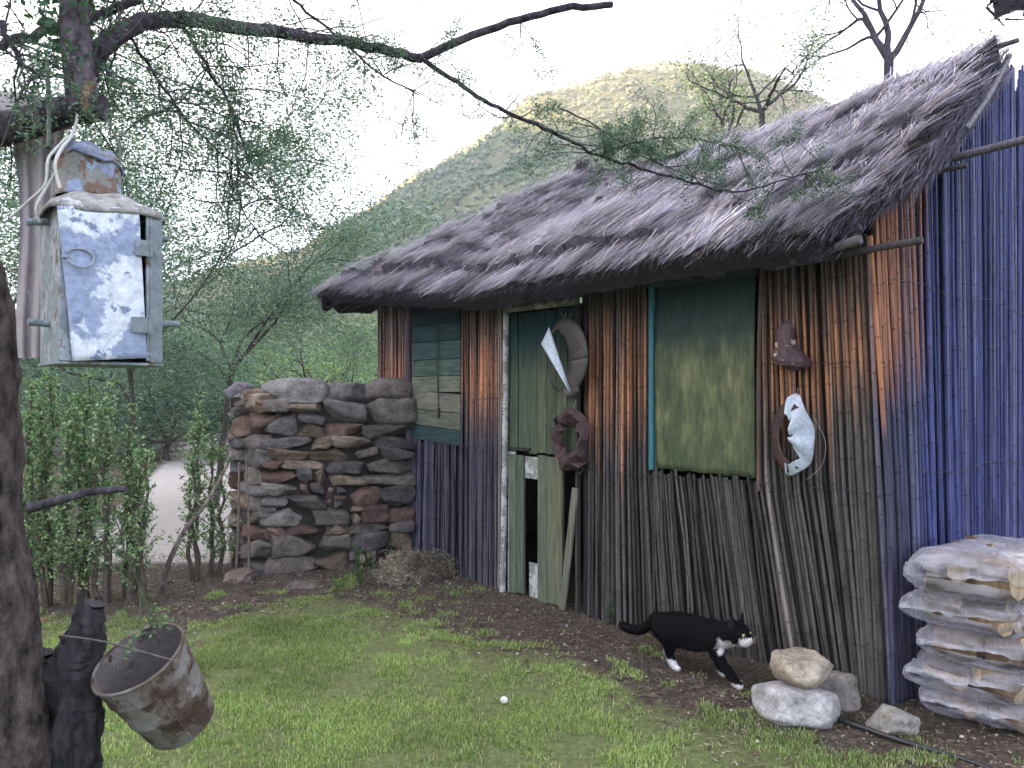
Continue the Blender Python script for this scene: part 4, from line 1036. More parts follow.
bk_o = thing('bucket', 'rusty old bucket hanging tilted from the charred stump', 'bucket', bc_ + bax * .24)
def lathe(mb, c, axv, prof_, n=48, col=(.3, .3, .3), den=0.):
    P_ = np.zeros((len(prof_), n + 1, 3))
    for i, (h_, r_) in enumerate(prof_):
        for j in range(n + 1):
            t = (j % n) / n * 2 * math.pi; k_ = 1 + den * (math.sin(2 * t + 1) * .6 + .4 * math.sin(5 * t))
            P_[i, j] = c + axv * h_ + (e1 * math.cos(t) + e2 * math.sin(t)) * r_ * k_
    mb.grid(P_, col)
RB, HB = .124, .25
q = MB(); lathe(q, bc_, bax, [(0, RB), (.02, RB - .002), (.06, RB - .006), (.065, RB - .004), (.07, RB - .007), (.15, RB - .018), (.155, RB - .015), (.16, RB - .019), (HB, RB - .032), (HB + .006, RB - .036), (HB, RB - .05), (HB - .003, .0)], 56, (.3, .3, .3), .02); q.build('outside', M['bucket'], bk_o)
q = MB(); lathe(q, bc_, bax, [(0, RB - .004), (.06, RB - .010), (.15, RB - .022), (HB - .012, RB - .036), (HB - .014, .0)], 56, (.3, .3, .3), .02); q.build('inside', M['bucket_in'], bk_o)
q = MB(); tt = np.linspace(0, 2 * math.pi, 60); q.tube([bc_ + (e1 * math.cos(t) + e2 * math.sin(t)) * (RB - .001) * (1 + .02 * (math.sin(2 * t + 1) * .6 + .4 * math.sin(5 * t))) for t in tt], .0045, 6, (.30, .28, .26)); q.build('rim', M['bucket'], bk_o)
earA = at(181, 671, 2.08); hook = at(63, 636, 2.06)
# handle ears sit on the rim circle, opposite one another
tA = math.atan2((earA - bc_) @ e2, (earA - bc_) @ e1); eA = bc_ + (e1 * math.cos(tA) + e2 * math.sin(tA)) * (RB + .003); eB = bc_ - (e1 * math.cos(tA) + e2 * math.sin(tA)) * (RB + .003)
q = MB(); q.tube(curve_pts([eA, lerp(eA, at(100, 640, 2.05), .6), at(100, 641, 2.07), hook, at(62, 640, 2.12), at(78, 655, 2.22), eB], 40), .0028, 6, (.10, .08, .08)); q.build('handle', M['wire'], bk_o)
for ee in (eA, eB): 
    q = MB(); rock(q, ee + bax * .014, (.010, .008, .014), 0, 3, 4, .05, (.2, .17, .15), 1, ICO1); q.build('ear', M['bucket'], bk_o)
q = MB(); q.tube([bc_ + (e1 * math.cos(tA + .55) + e2 * math.sin(tA + .55)) * (RB + .001 - .13 * k_ * .235) + bax * k_ * HB for k_ in np.linspace(0.03, .97, 8)], .004, 6, (.2, .17, .15)); q.build('seam', M['bucket'], bk_o)

# ------------------------------------------------------------------ near tree on the left
BK = (.060, .048, .046)
tree = thing('thorn_tree', 'rough-barked thorn tree at the left edge with boughs over the yard', 'tree', (-1.30, 2.0, 0))
tk = MB(); dT = 2.05
tpts = [at(2, 1010, dT), at(8, 850, dT), at(6, 700, dT), at(-4, 600, dT), at(-14, 500, dT), at(-14, 400, dT), at(-22, 300, dT), at(-60, 210, dT), at(-120, 120, dT)]
tpts[0][2] = -.03
tp_ = curve_pts(tpts, 150); rr = np.interp(np.linspace(0, 1, len(tp_)), [0, .12, .3, .5, .62, 1], [.14, .10, .088, .082, .078, .072])
n_ = 44; 
tk.tube(tp_, rr, n_, BK); V_ = tk.V[0]
for i in range(len(V_)):
    p_ = V_[i]; a_ = noise.fractal(Vector((p_[0] * 18, p_[1] * 18, p_[2] * 7)), .8, 2., 7); ci = i // n_; cpt = tp_[min(ci, len(tp_) - 1)]; V_[i] = cpt + (p_ - cpt) * (1 + .16 * a_)
tips = []; WB = (.050, .042, .052)
# low limb that carries the box, and the upright limb
l1 = curve_pts([at(-120, 125, 2.0), at(-40, 136, 1.9), at(30, 122, 1.85), at(70, 110, 1.85), at(104, 108, 1.85)], 24); tk.tube(l1, np.linspace(.042, .030, len(l1)), 12, WB)
l2 = curve_pts([at(84, 116, 1.86), at(80, 75, 1.88), at(76, 40, 1.9), at(76, 0, 1.92), at(90, -90, 1.95), at(110, -220, 2.0)], 24); tk.tube(l2, np.linspace(.036, .032, len(l2)), 12, (.075, .06, .07))
def bough(pts, r0, r1, n=40, seg=8, c=WB):
    b_ = curve_pts(pts, n); b_ = b_ + rng.normal(size=b_.shape) * .003; rr_ = np.linspace(r0, r1, len(b_)); tk.tube(b_, rr_, seg, c); return b_, rr_
B1, _ = bough([at(84, 80, 1.88), at(92, 62, 1.95), at(112, 38, 2.05), at(150, 22, 2.2), at(190, 20, 2.35), at(245, 28, 2.55), at(300, 36, 2.75), at(345, 42, 2.9), at(395, 52, 3.0), at(420, 58, 3.05), at(450, 44, 3.1), at(510, 22, 3.15), at(560, 10, 3.2), at(612, 4, 3.25)], .026, .013, 70, 10)
B2, _ = bough([at(418, 56, 3.05), at(450, 78, 3.1), at(485, 100, 3.15), at(520, 118, 3.2), at(560, 135, 3.25), at(595, 155, 3.3), at(640, 168, 3.35), at(690, 182, 3.4), at(735, 192, 3.45), at(785, 180, 3.5), at(830, 166, 3.55)], .010, .0025, 50, 6)
B3, _ = bough([at(0, 48, 2.0), at(30, 35, 2.0), at(60, 26, 2.05), at(95, 15, 2.1), at(140, 0, 2.2)], .012, .012, 14, 7)
B4, _ = bough([at(178, 20, 2.3), at(195, 45, 2.3), at(215, 80, 2.35), at(232, 110, 2.35), at(250, 165, 2.4)], .006, .003, 20, 5)
B5, _ = bough([at(280, -20, 2.7), at(300, 5, 2.75), at(340, 40, 2.9), at(375, 70, 2.95), at(420, 95, 3.0)], .006, .003, 20, 5)
B6, _ = bough([at(0, 20, 1.8), at(15, 55, 1.8), at(40, 75, 1.8)], .008, .004, 10, 5)
B7, _ = bough([at(232, 108, 2.35), at(238, 150, 2.35), at(240, 200, 2.4), at(262, 240, 2.45)], .004, .002, 16, 5)
B8, _ = bough([at(600, 155, 3.3), at(640, 140, 3.4), at(690, 138, 3.5), at(745, 150, 3.55)], .004, .002, 14, 5)
B9, _ = bough([at(560, 110, 3.3), at(600, 128, 3.3), at(650, 160, 3.35), at(720, 185, 3.4)], .004, .002, 14, 5)
B10, _ = bough([at(130, 38, 2.1), at(165, 90, 2.15), at(195, 130, 2.2), at(260, 185, 2.3)], .005, .002, 18, 5)
tw = MB()
def sprout(B, t0, t1, n, L, lvl=1, down=.0, r=.0028):
    for _ in range(n):
        i = int(len(B) * rng.uniform(t0, t1)); i = min(max(i, 1), len(B) - 2); tn = nrm(B[i + 1] - B[i - 1])
        d = nrm(tn * .6 + rng.normal(size=3) * [1, .8, 1] - UP * down); grow(tw, B[i], d, L * rng.uniform(.6, 1.3), r, lvl, tips, (.07, .06, .065), .5, .8, -.05, (2, 4), 6, 4, .6)
lowleaf_start = 0
sprout(B1, .02, .55, 26, .34, 1, .25); sprout(B1, .05, .9, 14, .22, 1, -.3)
sprout(B2, .25, 1, 34, .17, 1, .1); sprout(B3, .1, 1, 12, .3); sprout(B4, .2, 1, 14, .22); sprout(B5, .1, 1, 16, .2); sprout(B6, 0, 1, 10, .25); sprout(B7, .1, 1, 14, .2); sprout(B8, .2, 1, 16, .15); sprout(B9, .3, 1, 12, .14); sprout(B10, .2, 1, 16, .2)
sprout(l2, .25, .9, 14, .4)
tips_a = np.array(tips)
tw.build('twigs', M['twig'], tree, kind='stuff') if False else tw.build('twigs', M['twig'], tree)
sk = MB(); sk.tube(curve_pts([at(30, 508, 1.95), at(60, 500, 1.9), at(90, 492, 1.86), at(126, 489, 1.82)], 14), np.linspace(.013, .007, 13 if False else len(curve_pts([at(30, 508, 1.95), at(60, 500, 1.9), at(90, 492, 1.86), at(126, 489, 1.82)], 14))), 7, (.05, .045, .055)); sk.build('dead_branch', M['bark'], tree, label='short bare dead branch')
sk = MB(); sk.tube(curve_pts([at(88, 112, 1.82), at(85, 96, 1.83), at(92, 84, 1.85)], 8), [.020, .019, .017, .016, .014, .012, .012][:len(curve_pts([at(88, 112, 1.82), at(85, 96, 1.83), at(92, 84, 1.85)], 8))] if False else .010, 8, (.17, .10, .06)); sk.build('broken_stub', M['bark'], tree, label='freshly broken orange stub')
tk.build('trunk', M['bark'], tree)
GREENS = [(.06, .11, .085), (.085, .14, .105), (.11, .175, .125), (.055, .09, .08), (.14, .205, .145)]
lf = MB()
sel = tips_a[rng.random(len(tips_a)) < .95]
rep = np.repeat(sel, 17, axis=0); rep = rep + rng.normal(size=rep.shape) * .016
leaves(lf, rep, .0105, .005, GREENS)
# brighter leaves close to the top left
sp_ = np.repeat(l2[6:18], 60, axis=0) + rng.normal(size=(12 * 60, 3)) * [.05, .05, .06] - np.array([.03, 0, 0])
leaves(lf, sp_, .022, .012, [(.04, .09, .06), (.06, .12, .075)])
lf.build('crown', M['leaf'], tree)

# ------------------------------------------------------------------ hanging metal box
dB = 1.62; bo = at(100, 362, dB); bxr = nrm([.76, .65, 0]); byr = nrm([-.65, .76, 0])   # box right, box back
def bp(px, py, out=0.): # point on the box front plane
    o_ = np.array([0, 0, CAMH]); c_ = at(105, 300, dB) - byr * out; r_ = np.array([(px - CX) / F, 1, -(py - CY) / F]); return o_ + r_ * (((c_ - o_) @ byr) / (r_ @ byr))
box_o = thing('tin_lantern_box', 'old tin lantern box with flaking blue door hanging from the limb', 'lantern box', bo)
FL, FR = bp(60, 362), bp(161, 358); Wb = np.linalg.norm(FR - FL); zb, zt_ = bp(110, 362)[2], bp(110, 207)[2]; Db = .19
ctr = (FL + FR) / 2; ctr[2] = (zb + zt_) / 2; hx, hz = Wb / 2, (zt_ - zb) / 2
q = MB()
q.box(ctr + byr * (Db - .003), bxr * hx, byr * .003, UP * hz, (.3,) * 3)
q.box(ctr - bxr * (hx - .003) + byr * Db / 2, bxr * .003, byr * (Db / 2 - .006), UP * hz, (.3,) * 3)
q.box(ctr + bxr * (hx - .003) + byr * Db / 2, bxr * .003, byr * (Db / 2 - .006), UP * hz, (.3,) * 3)
q.box(ctr - UP * (hz + .003) + byr * Db / 2, bxr * (hx + .004), byr * (Db / 2 + .004), UP * .003, (.3,) * 3)
q.box(ctr - bxr * (hx - .010) - byr * .004 + byr * .0, bxr * .012, byr * .003, UP * hz, (.3,) * 3)
q.box(ctr + bxr * (hx - .012) - byr * .004, bxr * .013, byr * .003, UP * hz, (.3,) * 3)
q.box(ctr + bxr * (hx - .029) - byr * .006, bxr * .0035, byr * .003, UP * (hz - .004), (.3,) * 3)
body = q.build('body', M['tin_frame'], box_o, smooth=False)
m = body.modifiers.new('b', 'BEVEL'); m.width = .0015; m.segments = 2
# door, hung slightly askew
q = MB(); d0_, d1_, d2_, d3_ = bp(57, 206, .014), bp(139, 208, .014), bp(147, 358, .014), bp(73, 361, .020)
nn = 24; P_ = np.zeros((nn, nn, 3))
for i in range(nn):
    for j in range(nn):
        a, b_ = i / (nn - 1), j / (nn - 1); p0 = d0_ * (1 - a) + d1_ * a; p1 = d3_ * (1 - a) + d2_ * a; P_[i, j] = p0 * (1 - b_) + p1 * b_ - byr * (.004 * math.sin(a * 3) * math.sin(b_ * 3) + .002 * fbm(a * 5, b_ * 5))
q.grid(P_, (.5,) * 3); dr = q.build('door', M['blue_flaky'], box_o, label='thin door with flaking blue and white paint'); m = dr.modifiers.new('s', 'SOLIDIFY'); m.thickness = .004
q = MB(); tt = np.linspace(.3, 5.9, 26); rc = bp(80, 258, .024); q.tube([rc + bxr * math.cos(t + 3.1) * .024 + UP * math.sin(t + 3.1) * .019 - byr * .004 * math.sin(t) for t in tt], .0022, 6, (.25, .27, .32)); q.tube([rc - bxr * .020, rc - bxr * .03 + byr * .008], .003, 6, (.25, .27, .32)); q.build('ring_handle', M['wire'], dr)
for py_ in (248, 325):
    q = MB(); c_ = bp(143 if py_ < 300 else 142, py_, .022); q.box(c_, bxr * (.014 if py_ < 300 else .020), byr * .002, UP * .016, (.2, .23, .3)); q.tube([c_ + bxr * .016 - UP * .018 - byr * .002, c_ + bxr * .016 + UP * .018 - byr * .002], .0045, 8, (.2, .23, .3)); q.build('hinge', M['tin_frame'], dr, smooth=False)
# flared roof plate
q = MB(); nP = 44; rc0 = ctr + UP * (hz + .0) + byr * Db / 2; prof_ = [(-.014, .160, .0), (-.006, .162, 0), (.006, .148, 0), (.020, .118, 0), (.036, .080, 0), (.038, .0, 0)]
P_ = np.zeros((len(prof_), nP + 1, 3))
for i, (zz_, rr_, _) in enumerate(prof_):
    for j in range(nP + 1):
        t = (j % nP) / nP * 2 * math.pi; k_ = 6.; rd = 1 / (abs(math.cos(t)) ** k_ + abs(math.sin(t)) ** k_) ** (1 / k_) if i < 3 else 1 / (abs(math.cos(t)) ** 3 + abs(math.sin(t)) ** 3) ** (1 / 3)
        P_[i, j] = rc0 + (bxr * math.cos(t) * .69 + byr * math.sin(t) * .69) * rr_ * rd + UP * (zz_ + .004 * math.sin(4 * t))
q.grid(P_, (.5,) * 3); x = q.build('lid_plate', M['roof_tin'], box_o, label='dusty flared tin top'); m = x.modifiers.new('s', 'SOLIDIFY'); m.thickness = .003
e1, e2 = bxr, byr
cc0 = at(86, 188, dB + .07); cc0 = np.array([cc0[0], (rc0)[1], rc0[2] + .034])
cr_ = .062
q = MB(); lathe(q, cc0, UP, [(0, cr_), (.003, cr_ + .002), (.008, cr_), (.08, cr_), (.084, cr_ + .002), (.088, cr_), (.09, 0)], 40, (.5,) * 3, .01); q.build('canister', M['can_rust'], box_o, label='round rusty tin canister')
q = MB(); P_ = np.zeros((14, 41, 3))
for i in range(14):
    s = i / 13
    for j in range(41):
        t = (j % 40) / 40 * 2 * math.pi; rr_ = cr_ * 1.06 * s * (1 + .10 * math.sin(3 * t) + .05 * math.sin(8 * t))
        P_[i, j] = cc0 + bxr * math.cos(t) * rr_ * 1.05 + byr * math.sin(t) * rr_ + UP * (.108 - .034 * s ** 4 + .004 * math.sin(5 * t + 6 * s) * s + .010 * fbm(math.cos(t) * 2 * s, math.sin(t) * 2 * s, 4) - .010 * s * math.cos(t))
q.grid(P_, (.5,) * 3); x = q.build('crumpled_cap', M['crown_lid'], box_o, label='crumpled dark blue-grey sheet over the canister'); m = x.modifiers.new('s', 'SOLIDIFY'); m.thickness = .003
for (pa, pb, yd) in (((48, 222), (26, 222), .10), ((150, 238), (168, 239), .03), ((52, 324), (28, 322), .10), ((158, 324), (179, 324), .015)):
    q = MB(); a_, b2 = bp(*pa, -yd), bp(*pb, -yd); q.tube([a_, (a_ + b2) / 2, b2], .0075, 10, (.25, .29, .36)); q.build('rod', M['tin_frame'], box_o)
q = MB(); q.tube(curve_pts([at(60, 188, 1.6), at(55, 165, 1.6), at(62, 148, 1.62), at(70, 138, 1.66), at(76, 124, 1.78), at(78, 108, 1.86)], 20), .0035, 6, (.45, .44, .42)); q.tube(curve_pts([at(10, 218, 1.62), at(30, 200, 1.61), at(45, 185, 1.60), at(48, 160, 1.6), at(55, 150, 1.62), at(68, 136, 1.66)], 20), .003, 6, (.45, .44, .42)); q.tube(curve_pts([at(40, 222, 1.60), at(36, 208, 1.59), at(45, 190, 1.60), at(57, 170, 1.6)], 14), .003, 6, (.40, .40, .38)); q.build('cord', M['plain'], box_o)
q = MB(); q.tube(curve_pts([at(104, 112, 1.84), at(112, 130, 1.8), at(120, 150, 1.74), at(117, 180, 1.72), at(118, 195, 1.70)], 16), .0022, 5, (.10, .09, .10)); q.tube([at(47, 60, 1.8), at(49, 100, 1.78), at(49, 140, 1.68), at(48, 148, 1.66)], .0045, 6, (.06, .075, .06)); q.build('hanging_wire', M['wire'], box_o)
# netting cloth hanging behind
q = MB(); P_ = np.zeros((26, 40, 3))
for i in range(26):
    for j in range(40):
        a, b_ = i / 25, j / 39; y_ = 118 + 240 * b_; xl = 8 + 16 * b_ + 6 * math.sin(b_ * 5); xr = 66 - 6 * b_ - 4 * math.sin(b_ * 7)
        P_[i, j] = at(xl + (xr - xl) * a, y_, 1.93 + .012 * math.sin(a * 21 + b_ * 2) + .012 * math.sin(a * 9))
q.grid(P_, (.4,) * 3)
P2 = np.zeros((24, 12, 3))
for i in range(24):
    for j in range(12):
        a, b_ = i / 23, j / 11; xx = -60 + 132 * a; P2[i, j] = at(xx, 88 + 14 * a ** 2 + (48 - 20 * a) * b_, 2.0 - .09 * math.sin(b_ * 3.1) + .01 * math.sin(a * 30))
q.grid(P2, (.4,) * 3); q.build('netting', M['cloth'], **T('dusty mauve netting draped over the limb behind the lantern box', 'netting'))

# ------------------------------------------------------------------ hedge cuttings, stick, stakes
JADE = [(.13, .23, .11), (.19, .30, .14), (.25, .36, .18), (.09, .16, .09), (.36, .45, .26)]
def cutting(x, y, h_, label, seed, dens=1.0, lean=0.):
    r = np.random.default_rng(seed); o = thing('spekboom_shrub', label, 'shrub', (x, y, 0), 'row of upright leafy shrubs')
    st = MB(); pts_ = []; 
    stems = [(0, 0, 1.)] + [(r.normal() * .06, r.normal() * .06, r.uniform(.6, .95)) for _ in range(2)]
    for (sx, sy_, hh) in stems:
        P_ = [np.array([x + sx * .5, y + sy_ * .5, -.02])]; 
        for k in range(1, 9): P_.append(np.array([x + sx + lean * k / 8 * h_ + r.normal() * .012, y + sy_ + r.normal() * .012, h_ * hh * k / 8]))
        P_ = curve_pts(P_, 24); st.tube(P_, np.linspace(.019, .005, len(P_)), 6, (.085, .07, .055))
        nb = int(52 * hh * dens)
        for k in range(nb):
            t = r.uniform(.10, 1) ** .85; q0 = P_[min(int(t * len(P_)), len(P_) - 1)]; a_ = r.uniform(0, 6.28); dd = nrm([math.cos(a_), math.sin(a_), r.uniform(.4, 1.6)]); L = r.uniform(.07, .20) * (1.25 - .7 * t)
            e_ = q0 + dd * L; st.tube([q0, q0 + dd * L * .5 + UP * .005, e_], [.0035, .0025, .0015], 4, (.12, .09, .06), cap=False)
            m_ = int(17); tt_ = r.uniform(.1, 1.05, (m_, 1)); pts_.append(q0 + dd * L * tt_ + r.normal(size=(m_, 3)) * .014)
    st.build('stems', M['twig'], o); C_ = np.vstack(pts_); l_ = MB(); leaves(l_, C_, .026, .016, JADE, 1., .35); l_.build('foliage', M['leaf'], o)
HL = ['tall leafy shrub close against the tree trunk', 'leafy shrub just right of the one touching the trunk', 'slender leafy shrub standing third from the trunk', 'bushy shrub in the middle of the left hedge row', 'tall bright shrub right of the hedge row middle', 'thin leafy shrub nearly at the right end of the left clump', 'last sparse shrub of the left clump beside the sandy track',
      'bright green leafy shrub at track edge left of the leaning stick', 'short leafy shrub right of the leaning stick before the stone wall']
for k, (px, py, h_, dn, ln) in enumerate([(30, 612, 1.42, 1.0, 0), (50, 606, 1.55, 1.2, .0), (68, 610, 1.35, 1.1, .01), (88, 602, 1.52, 1.2, 0), (108, 606, 1.45, 1.1, -.01), (126, 600, 1.30, .9, .02), (141, 606, 1.0, .6, .03), (196, 580, 1.38, .9, 0.), (212, 576, 1.05, .7, .0)]):
    p_ = gnd(px, py); cutting(p_[0], p_[1], h_, HL[k], 300 + k, dn, ln)
q = MB(); q.tube(curve_pts([gnd(161, 594, 0), at(168, 565, 5.6), at(185, 530, 5.65), at(205, 505, 5.7), at(222, 475, 5.75), at(232, 452, 5.8)], 24), np.linspace(.022, .008, len(curve_pts([0, 1, 2, 3, 4, 5] if False else [np.zeros(3)] * 6, 24))), 7, (.15, .12, .11)); q.tube(curve_pts([at(203, 507, 5.7), at(196, 500, 5.7), at(192, 480, 5.72)], 8), .006, 5, (.15, .12, .11)); q.build('leaning_stick', M['bark'], **T('bent grey stick leaning between the shrubs by the track', 'stick'))
for lab, pa, pb, d_ in (('thin straight stake left in front of the stone wall corner', (236, 576), (239, 462), 5.95), ('thin straight stake right beside the other, against the corner stones', (249, 577), (246, 455), 6.0)):
    q = MB(); q.tube([gnd(pa[0], pa[1]) , at((pa[0] + pb[0]) / 2 + 1, (pa[1] + pb[1]) / 2, d_ + .08), at(pb[0], pb[1], d_ + .1)], [.011, .009, .007], 6, (.19, .15, .13)); q.build('stake', M['twig'], **T(lab, 'stake', 'stakes before the stone wall'))

# small weeds
def weed(px, py, h_, n, label, spread=.06, cols=None, d=None, lw=(.03, .010)):
    p = gnd(px, py); q = MB(); Cs = []
    for k in range(n):
        a_ = rng.uniform(0, 6.28); tp = p + np.array([math.cos(a_) * spread * rng.random(), math.sin(a_) * spread * rng.random(), h_ * rng.uniform(.5, 1)]); q.tube([p, (p + tp) / 2 + rng.normal(size=3) * .01, tp], .0018, 4, (.09, .12, .05), cap=False)
        Cs.append(p + (tp - p) * rng.uniform(.25, 1.05, (14, 1)) + rng.normal(size=(14, 3)) * .013)
    leaves(q, np.vstack(Cs), lw[0], lw[1], cols or [(.06, .13, .04), (.09, .18, .06), (.05, .10, .04)]); q.build('weed', M['leaf'], **T(label, 'weed', 'green weeds on the bare soil'))
weed(360, 588, .32, 12, 'bushy green weed growing against the stone wall front', .16)
weed(395, 577, .42, 7, 'faint green weed in the angle of stone wall and hut', .08)
weed(338, 596, .20, 6, 'small green weed left of the bushy one by the wall', .10)
weed(610, 622, .17, 5, 'small blue-green weed at the foot of the reed wall by the door', .07, [(.05, .10, .07), (.07, .13, .09)])
weed(470, 582, .05, 4, 'tiny weed on the soil below the boarded window', .05)
# sprig above the bucket
q = MB(); p0 = at(150, 628, 2.0); Cs = []
for k in range(6): 
    e_ = p0 + rng.normal(size=3) * .03; q.tube([at(140, 588, 2.02), (p0 + e_) / 2, e_], .0012, 4, (.1, .14, .07), cap=False); Cs.append(e_ + rng.normal(size=(16, 3)) * .012)
q.tube(curve_pts([at(118, 525, 1.95), at(128, 560, 2.0), at(142, 592, 2.02), at(150, 622, 2.0)], 10), .0016, 4, (.12, .12, .09)); q.tube(curve_pts([at(118, 525, 1.95), at(108, 505, 1.9), at(112, 491, 1.84)], 8), .0016, 4, (.12, .12, .09))
leaves(q, np.vstack(Cs), .014, .006, [(.10, .19, .08), (.14, .23, .10)]); q.build('vine_sprig', M['leaf'], **T('thin green sprig dangling from the dead branch over the bucket', 'vine'))

# ------------------------------------------------------------------ lawn, mulch
def scat(n, cond, x0=-3.6, x1=2.4, y0=2.2, y1=6.2):
    out = []
    while len(out) < n:
        x = rng.uniform(x0, x1, 20000); y = rng.uniform(y0, y1, 20000)
        m_ = np.abs(x / y) < .72
        for a, b_ in zip(x[m_], y[m_]):
            if cond(a, b_):
                out.append((a, b_))
                if len(out) >= n: break
    return np.array(out)
def gc(a, b_):
    d = pl_dist_front(a, b_); f_ = fbm(a * 2.2, b_ * 2.2, 5) + .9 * fbm(a * 6, b_ * 6, 6)
    return rng.random() < min(max(.12 + d * .9 + f_ * 1.3, 0), 1) * (.12 + .88 * min(1, max(0, .55 + f_ * 1.4)))
pg = scat(150000, gc); n = len(pg); zz = np.array([gz(a, b_) for a, b_ in pg])
p = np.column_stack([pg, zz]); th = rng.uniform(0, 6.28, n); ln = rng.uniform(.009, .028, n) * (1 + .4 * np.array([fbm(a * 3, b_ * 3, 1) for a, b_ in pg])); ti = rng.uniform(.2, 1.3, n)
d = np.column_stack([np.cos(th) * ti, np.sin(th) * ti, np.ones(n)]); d = nrm(d) * ln[:, None]
wd = np.column_stack([-np.sin(th), np.cos(th), np.zeros(n)]) * .0015
fv = np.array([fbm(a * 1.1, b_ * 1.1, 9) for a, b_ in pg]); cg1 = np.array([(.18, .27, .08), (.26, .36, .11), (.35, .43, .15), (.46, .45, .24), (.15, .22, .075)])
cl = cg1[rng.integers(0, 5, n)] * (1 + .5 * fv[:, None]) * rng.uniform(.8, 1.2, (n, 1))
q = MB(); q.strips(p, p + d, wd, cl, np.column_stack([np.zeros((n, 2)), ln * .15])); q.build('grass', M['blade'], origin=(0, 4, 0), **T('short patchy green lawn grass thinning towards the hut', 'grass', kind='stuff'))
def mc(a, b_):
    return pl_dist_front(a, b_) < .35 + .3 * fbm(a * 3, b_ * 3) and ((np.array([a, b_]) - C0[:2]) @ Vv[:2] < -.02 or (np.array([a, b_]) - C0[:2]) @ D[:2] < -.02)
pm = scat(17000, mc, -3.8, 3.0, 2.4, 7.0); n = len(pm); zz = np.array([gz(a, b_) for a, b_ in pm]); p = np.column_stack([pm, zz + .004 + rng.random(n) * .006]); th = rng.uniform(0, 6.28, n); L = rng.uniform(.006, .04, n) * rng.uniform(.5, 1, n)
d = np.column_stack([np.cos(th), np.sin(th), rng.normal(size=n) * .25]) * L[:, None]; wv = np.column_stack([-np.sin(th), np.cos(th), rng.normal(size=n) * .4]) * rng.uniform(.0015, .005, n)[:, None]
cm_ = np.array([(.09, .065, .045), (.15, .11, .08), (.045, .035, .03), (.26, .215, .16), (.11, .075, .052), (.20, .17, .14)])[rng.integers(0, 6, n)] * rng.uniform(.7, 1.3, (n, 1))
q = MB(); q.strips(p - d / 2, p + d / 2, wv, cm_, np.column_stack([np.zeros((n, 2)), np.full(n, .003)])); 
for k in range(260):
    a, b_ = pm[rng.integers(0, n)]; r_ = rng.uniform(.003, .011); q.add(ICO1[0] * [r_, r_ * .8, r_ * .6] + [a, b_, gz(a, b_) + r_ * .3], ICO1[1], np.array([(.3, .26, .23), (.17, .12, .1), (.42, .38, .36)])[rng.integers(0, 3)])
q.build('leaf_litter', M['soil_bits'], origin=(0, 4, 0), **T('brown mulch of twigs, chips and pebbles along the hut wall', 'litter', kind='stuff'))

# ------------------------------------------------------------------ trees behind
def bgtree(name, label, x, y, h_, cr, lean, leafn, ls, pal_, seed, trunk_r=.1, low=.25, lvls=2, dens=.5, spread=.75, cols=(.07, .06, .055), flat=1., grp='trees and bushes beyond the hut', tr_len=.38, jit=.35):
    global rng
    keep = rng; rng = np.random.default_rng(seed); o = thing(name, label, 'tree' if 'bush' not in name else 'bush', (x, y, 0), grp)
    t_ = MB(); tips_ = []; base = np.array([x, y, -.05]); topp = np.array([x + lean[0], y + lean[1], h_ * low])
    P_ = curve_pts([base, (base + topp) / 2 + rng.normal(size=3) * .08 * h_ * .3, topp], 8); t_.tube(P_, np.linspace(trunk_r, trunk_r * .7, len(P_)), 8, cols)
    nl = rng.integers(4, 7)
    for k in range(nl):
        a_ = 6.28 * k / nl + rng.normal() * .3; d_ = nrm([math.cos(a_) * spread, math.sin(a_) * spread, 1.0 * flat]); q0 = P_[-1] if k < 3 else P_[rng.integers(max(2, int(len(P_) * .6)), len(P_))]
        grow(t_, q0, d_, h_ * tr_len, trunk_r * .55, lvls, tips_, cols, .5, .7, .12, (2, 4), 6, 5, .66)
    t_.build('trunk', M['twig'], o); tips_ = np.array(tips_)
    if leafn:
        idx = rng.integers(0, len(tips_), leafn); C_ = tips_[idx] + rng.normal(size=(leafn, 3)) * cr * np.array([1, 1, .7]); C_ = C_[C_[:, 2] > .05]
        l_ = MB(); leaves(l_, C_, ls, ls * .5, pal_, .6, jit); l_.build('crown', M['leaf'], o)
    rng = keep
TEAL = [(.105, .165, .14), (.13, .195, .155), (.165, .235, .185), (.085, .135, .12), (.20, .275, .21)]
DARK = [(.05, .085, .06), (.07, .11, .07), (.09, .13, .085)]
LITE = [(.19, .28, .11), (.25, .36, .13), (.15, .23, .10), (.32, .40, .16)]
def wx(px, d): return (px - CX) / F * d
# feathery trees upper left (mid distance)
bgtree('acacia_tree', 'feathery acacia filling the sky above and left of the lantern box', wx(120, 7.5), 7.5, 4.6, .21, (.1, 0), 52000, .036, TEAL, 1, .03, .35, 3, tr_len=.34)
bgtree('acacia_tree', 'feathery acacia with open crown right of the lantern box', wx(215, 10), 10, 4.9, .22, (.2, 0), 36000, .042, TEAL, 2, .045, .35, 3, tr_len=.30)
bgtree('acacia_tree', 'loose acacia behind the netting at the left edge', wx(0, 9), 9, 5.5, .24, (0, 0), 46000, .042, TEAL, 3, .05, .3, 3, tr_len=.32)
bgtree('acacia_tree', 'small airy acacia before the foot of the hill', wx(318, 15), 15, 3.9, .22, (.2, 0), 5200, .075, TEAL + LITE, 4, .07, .25, 3, tr_len=.34)
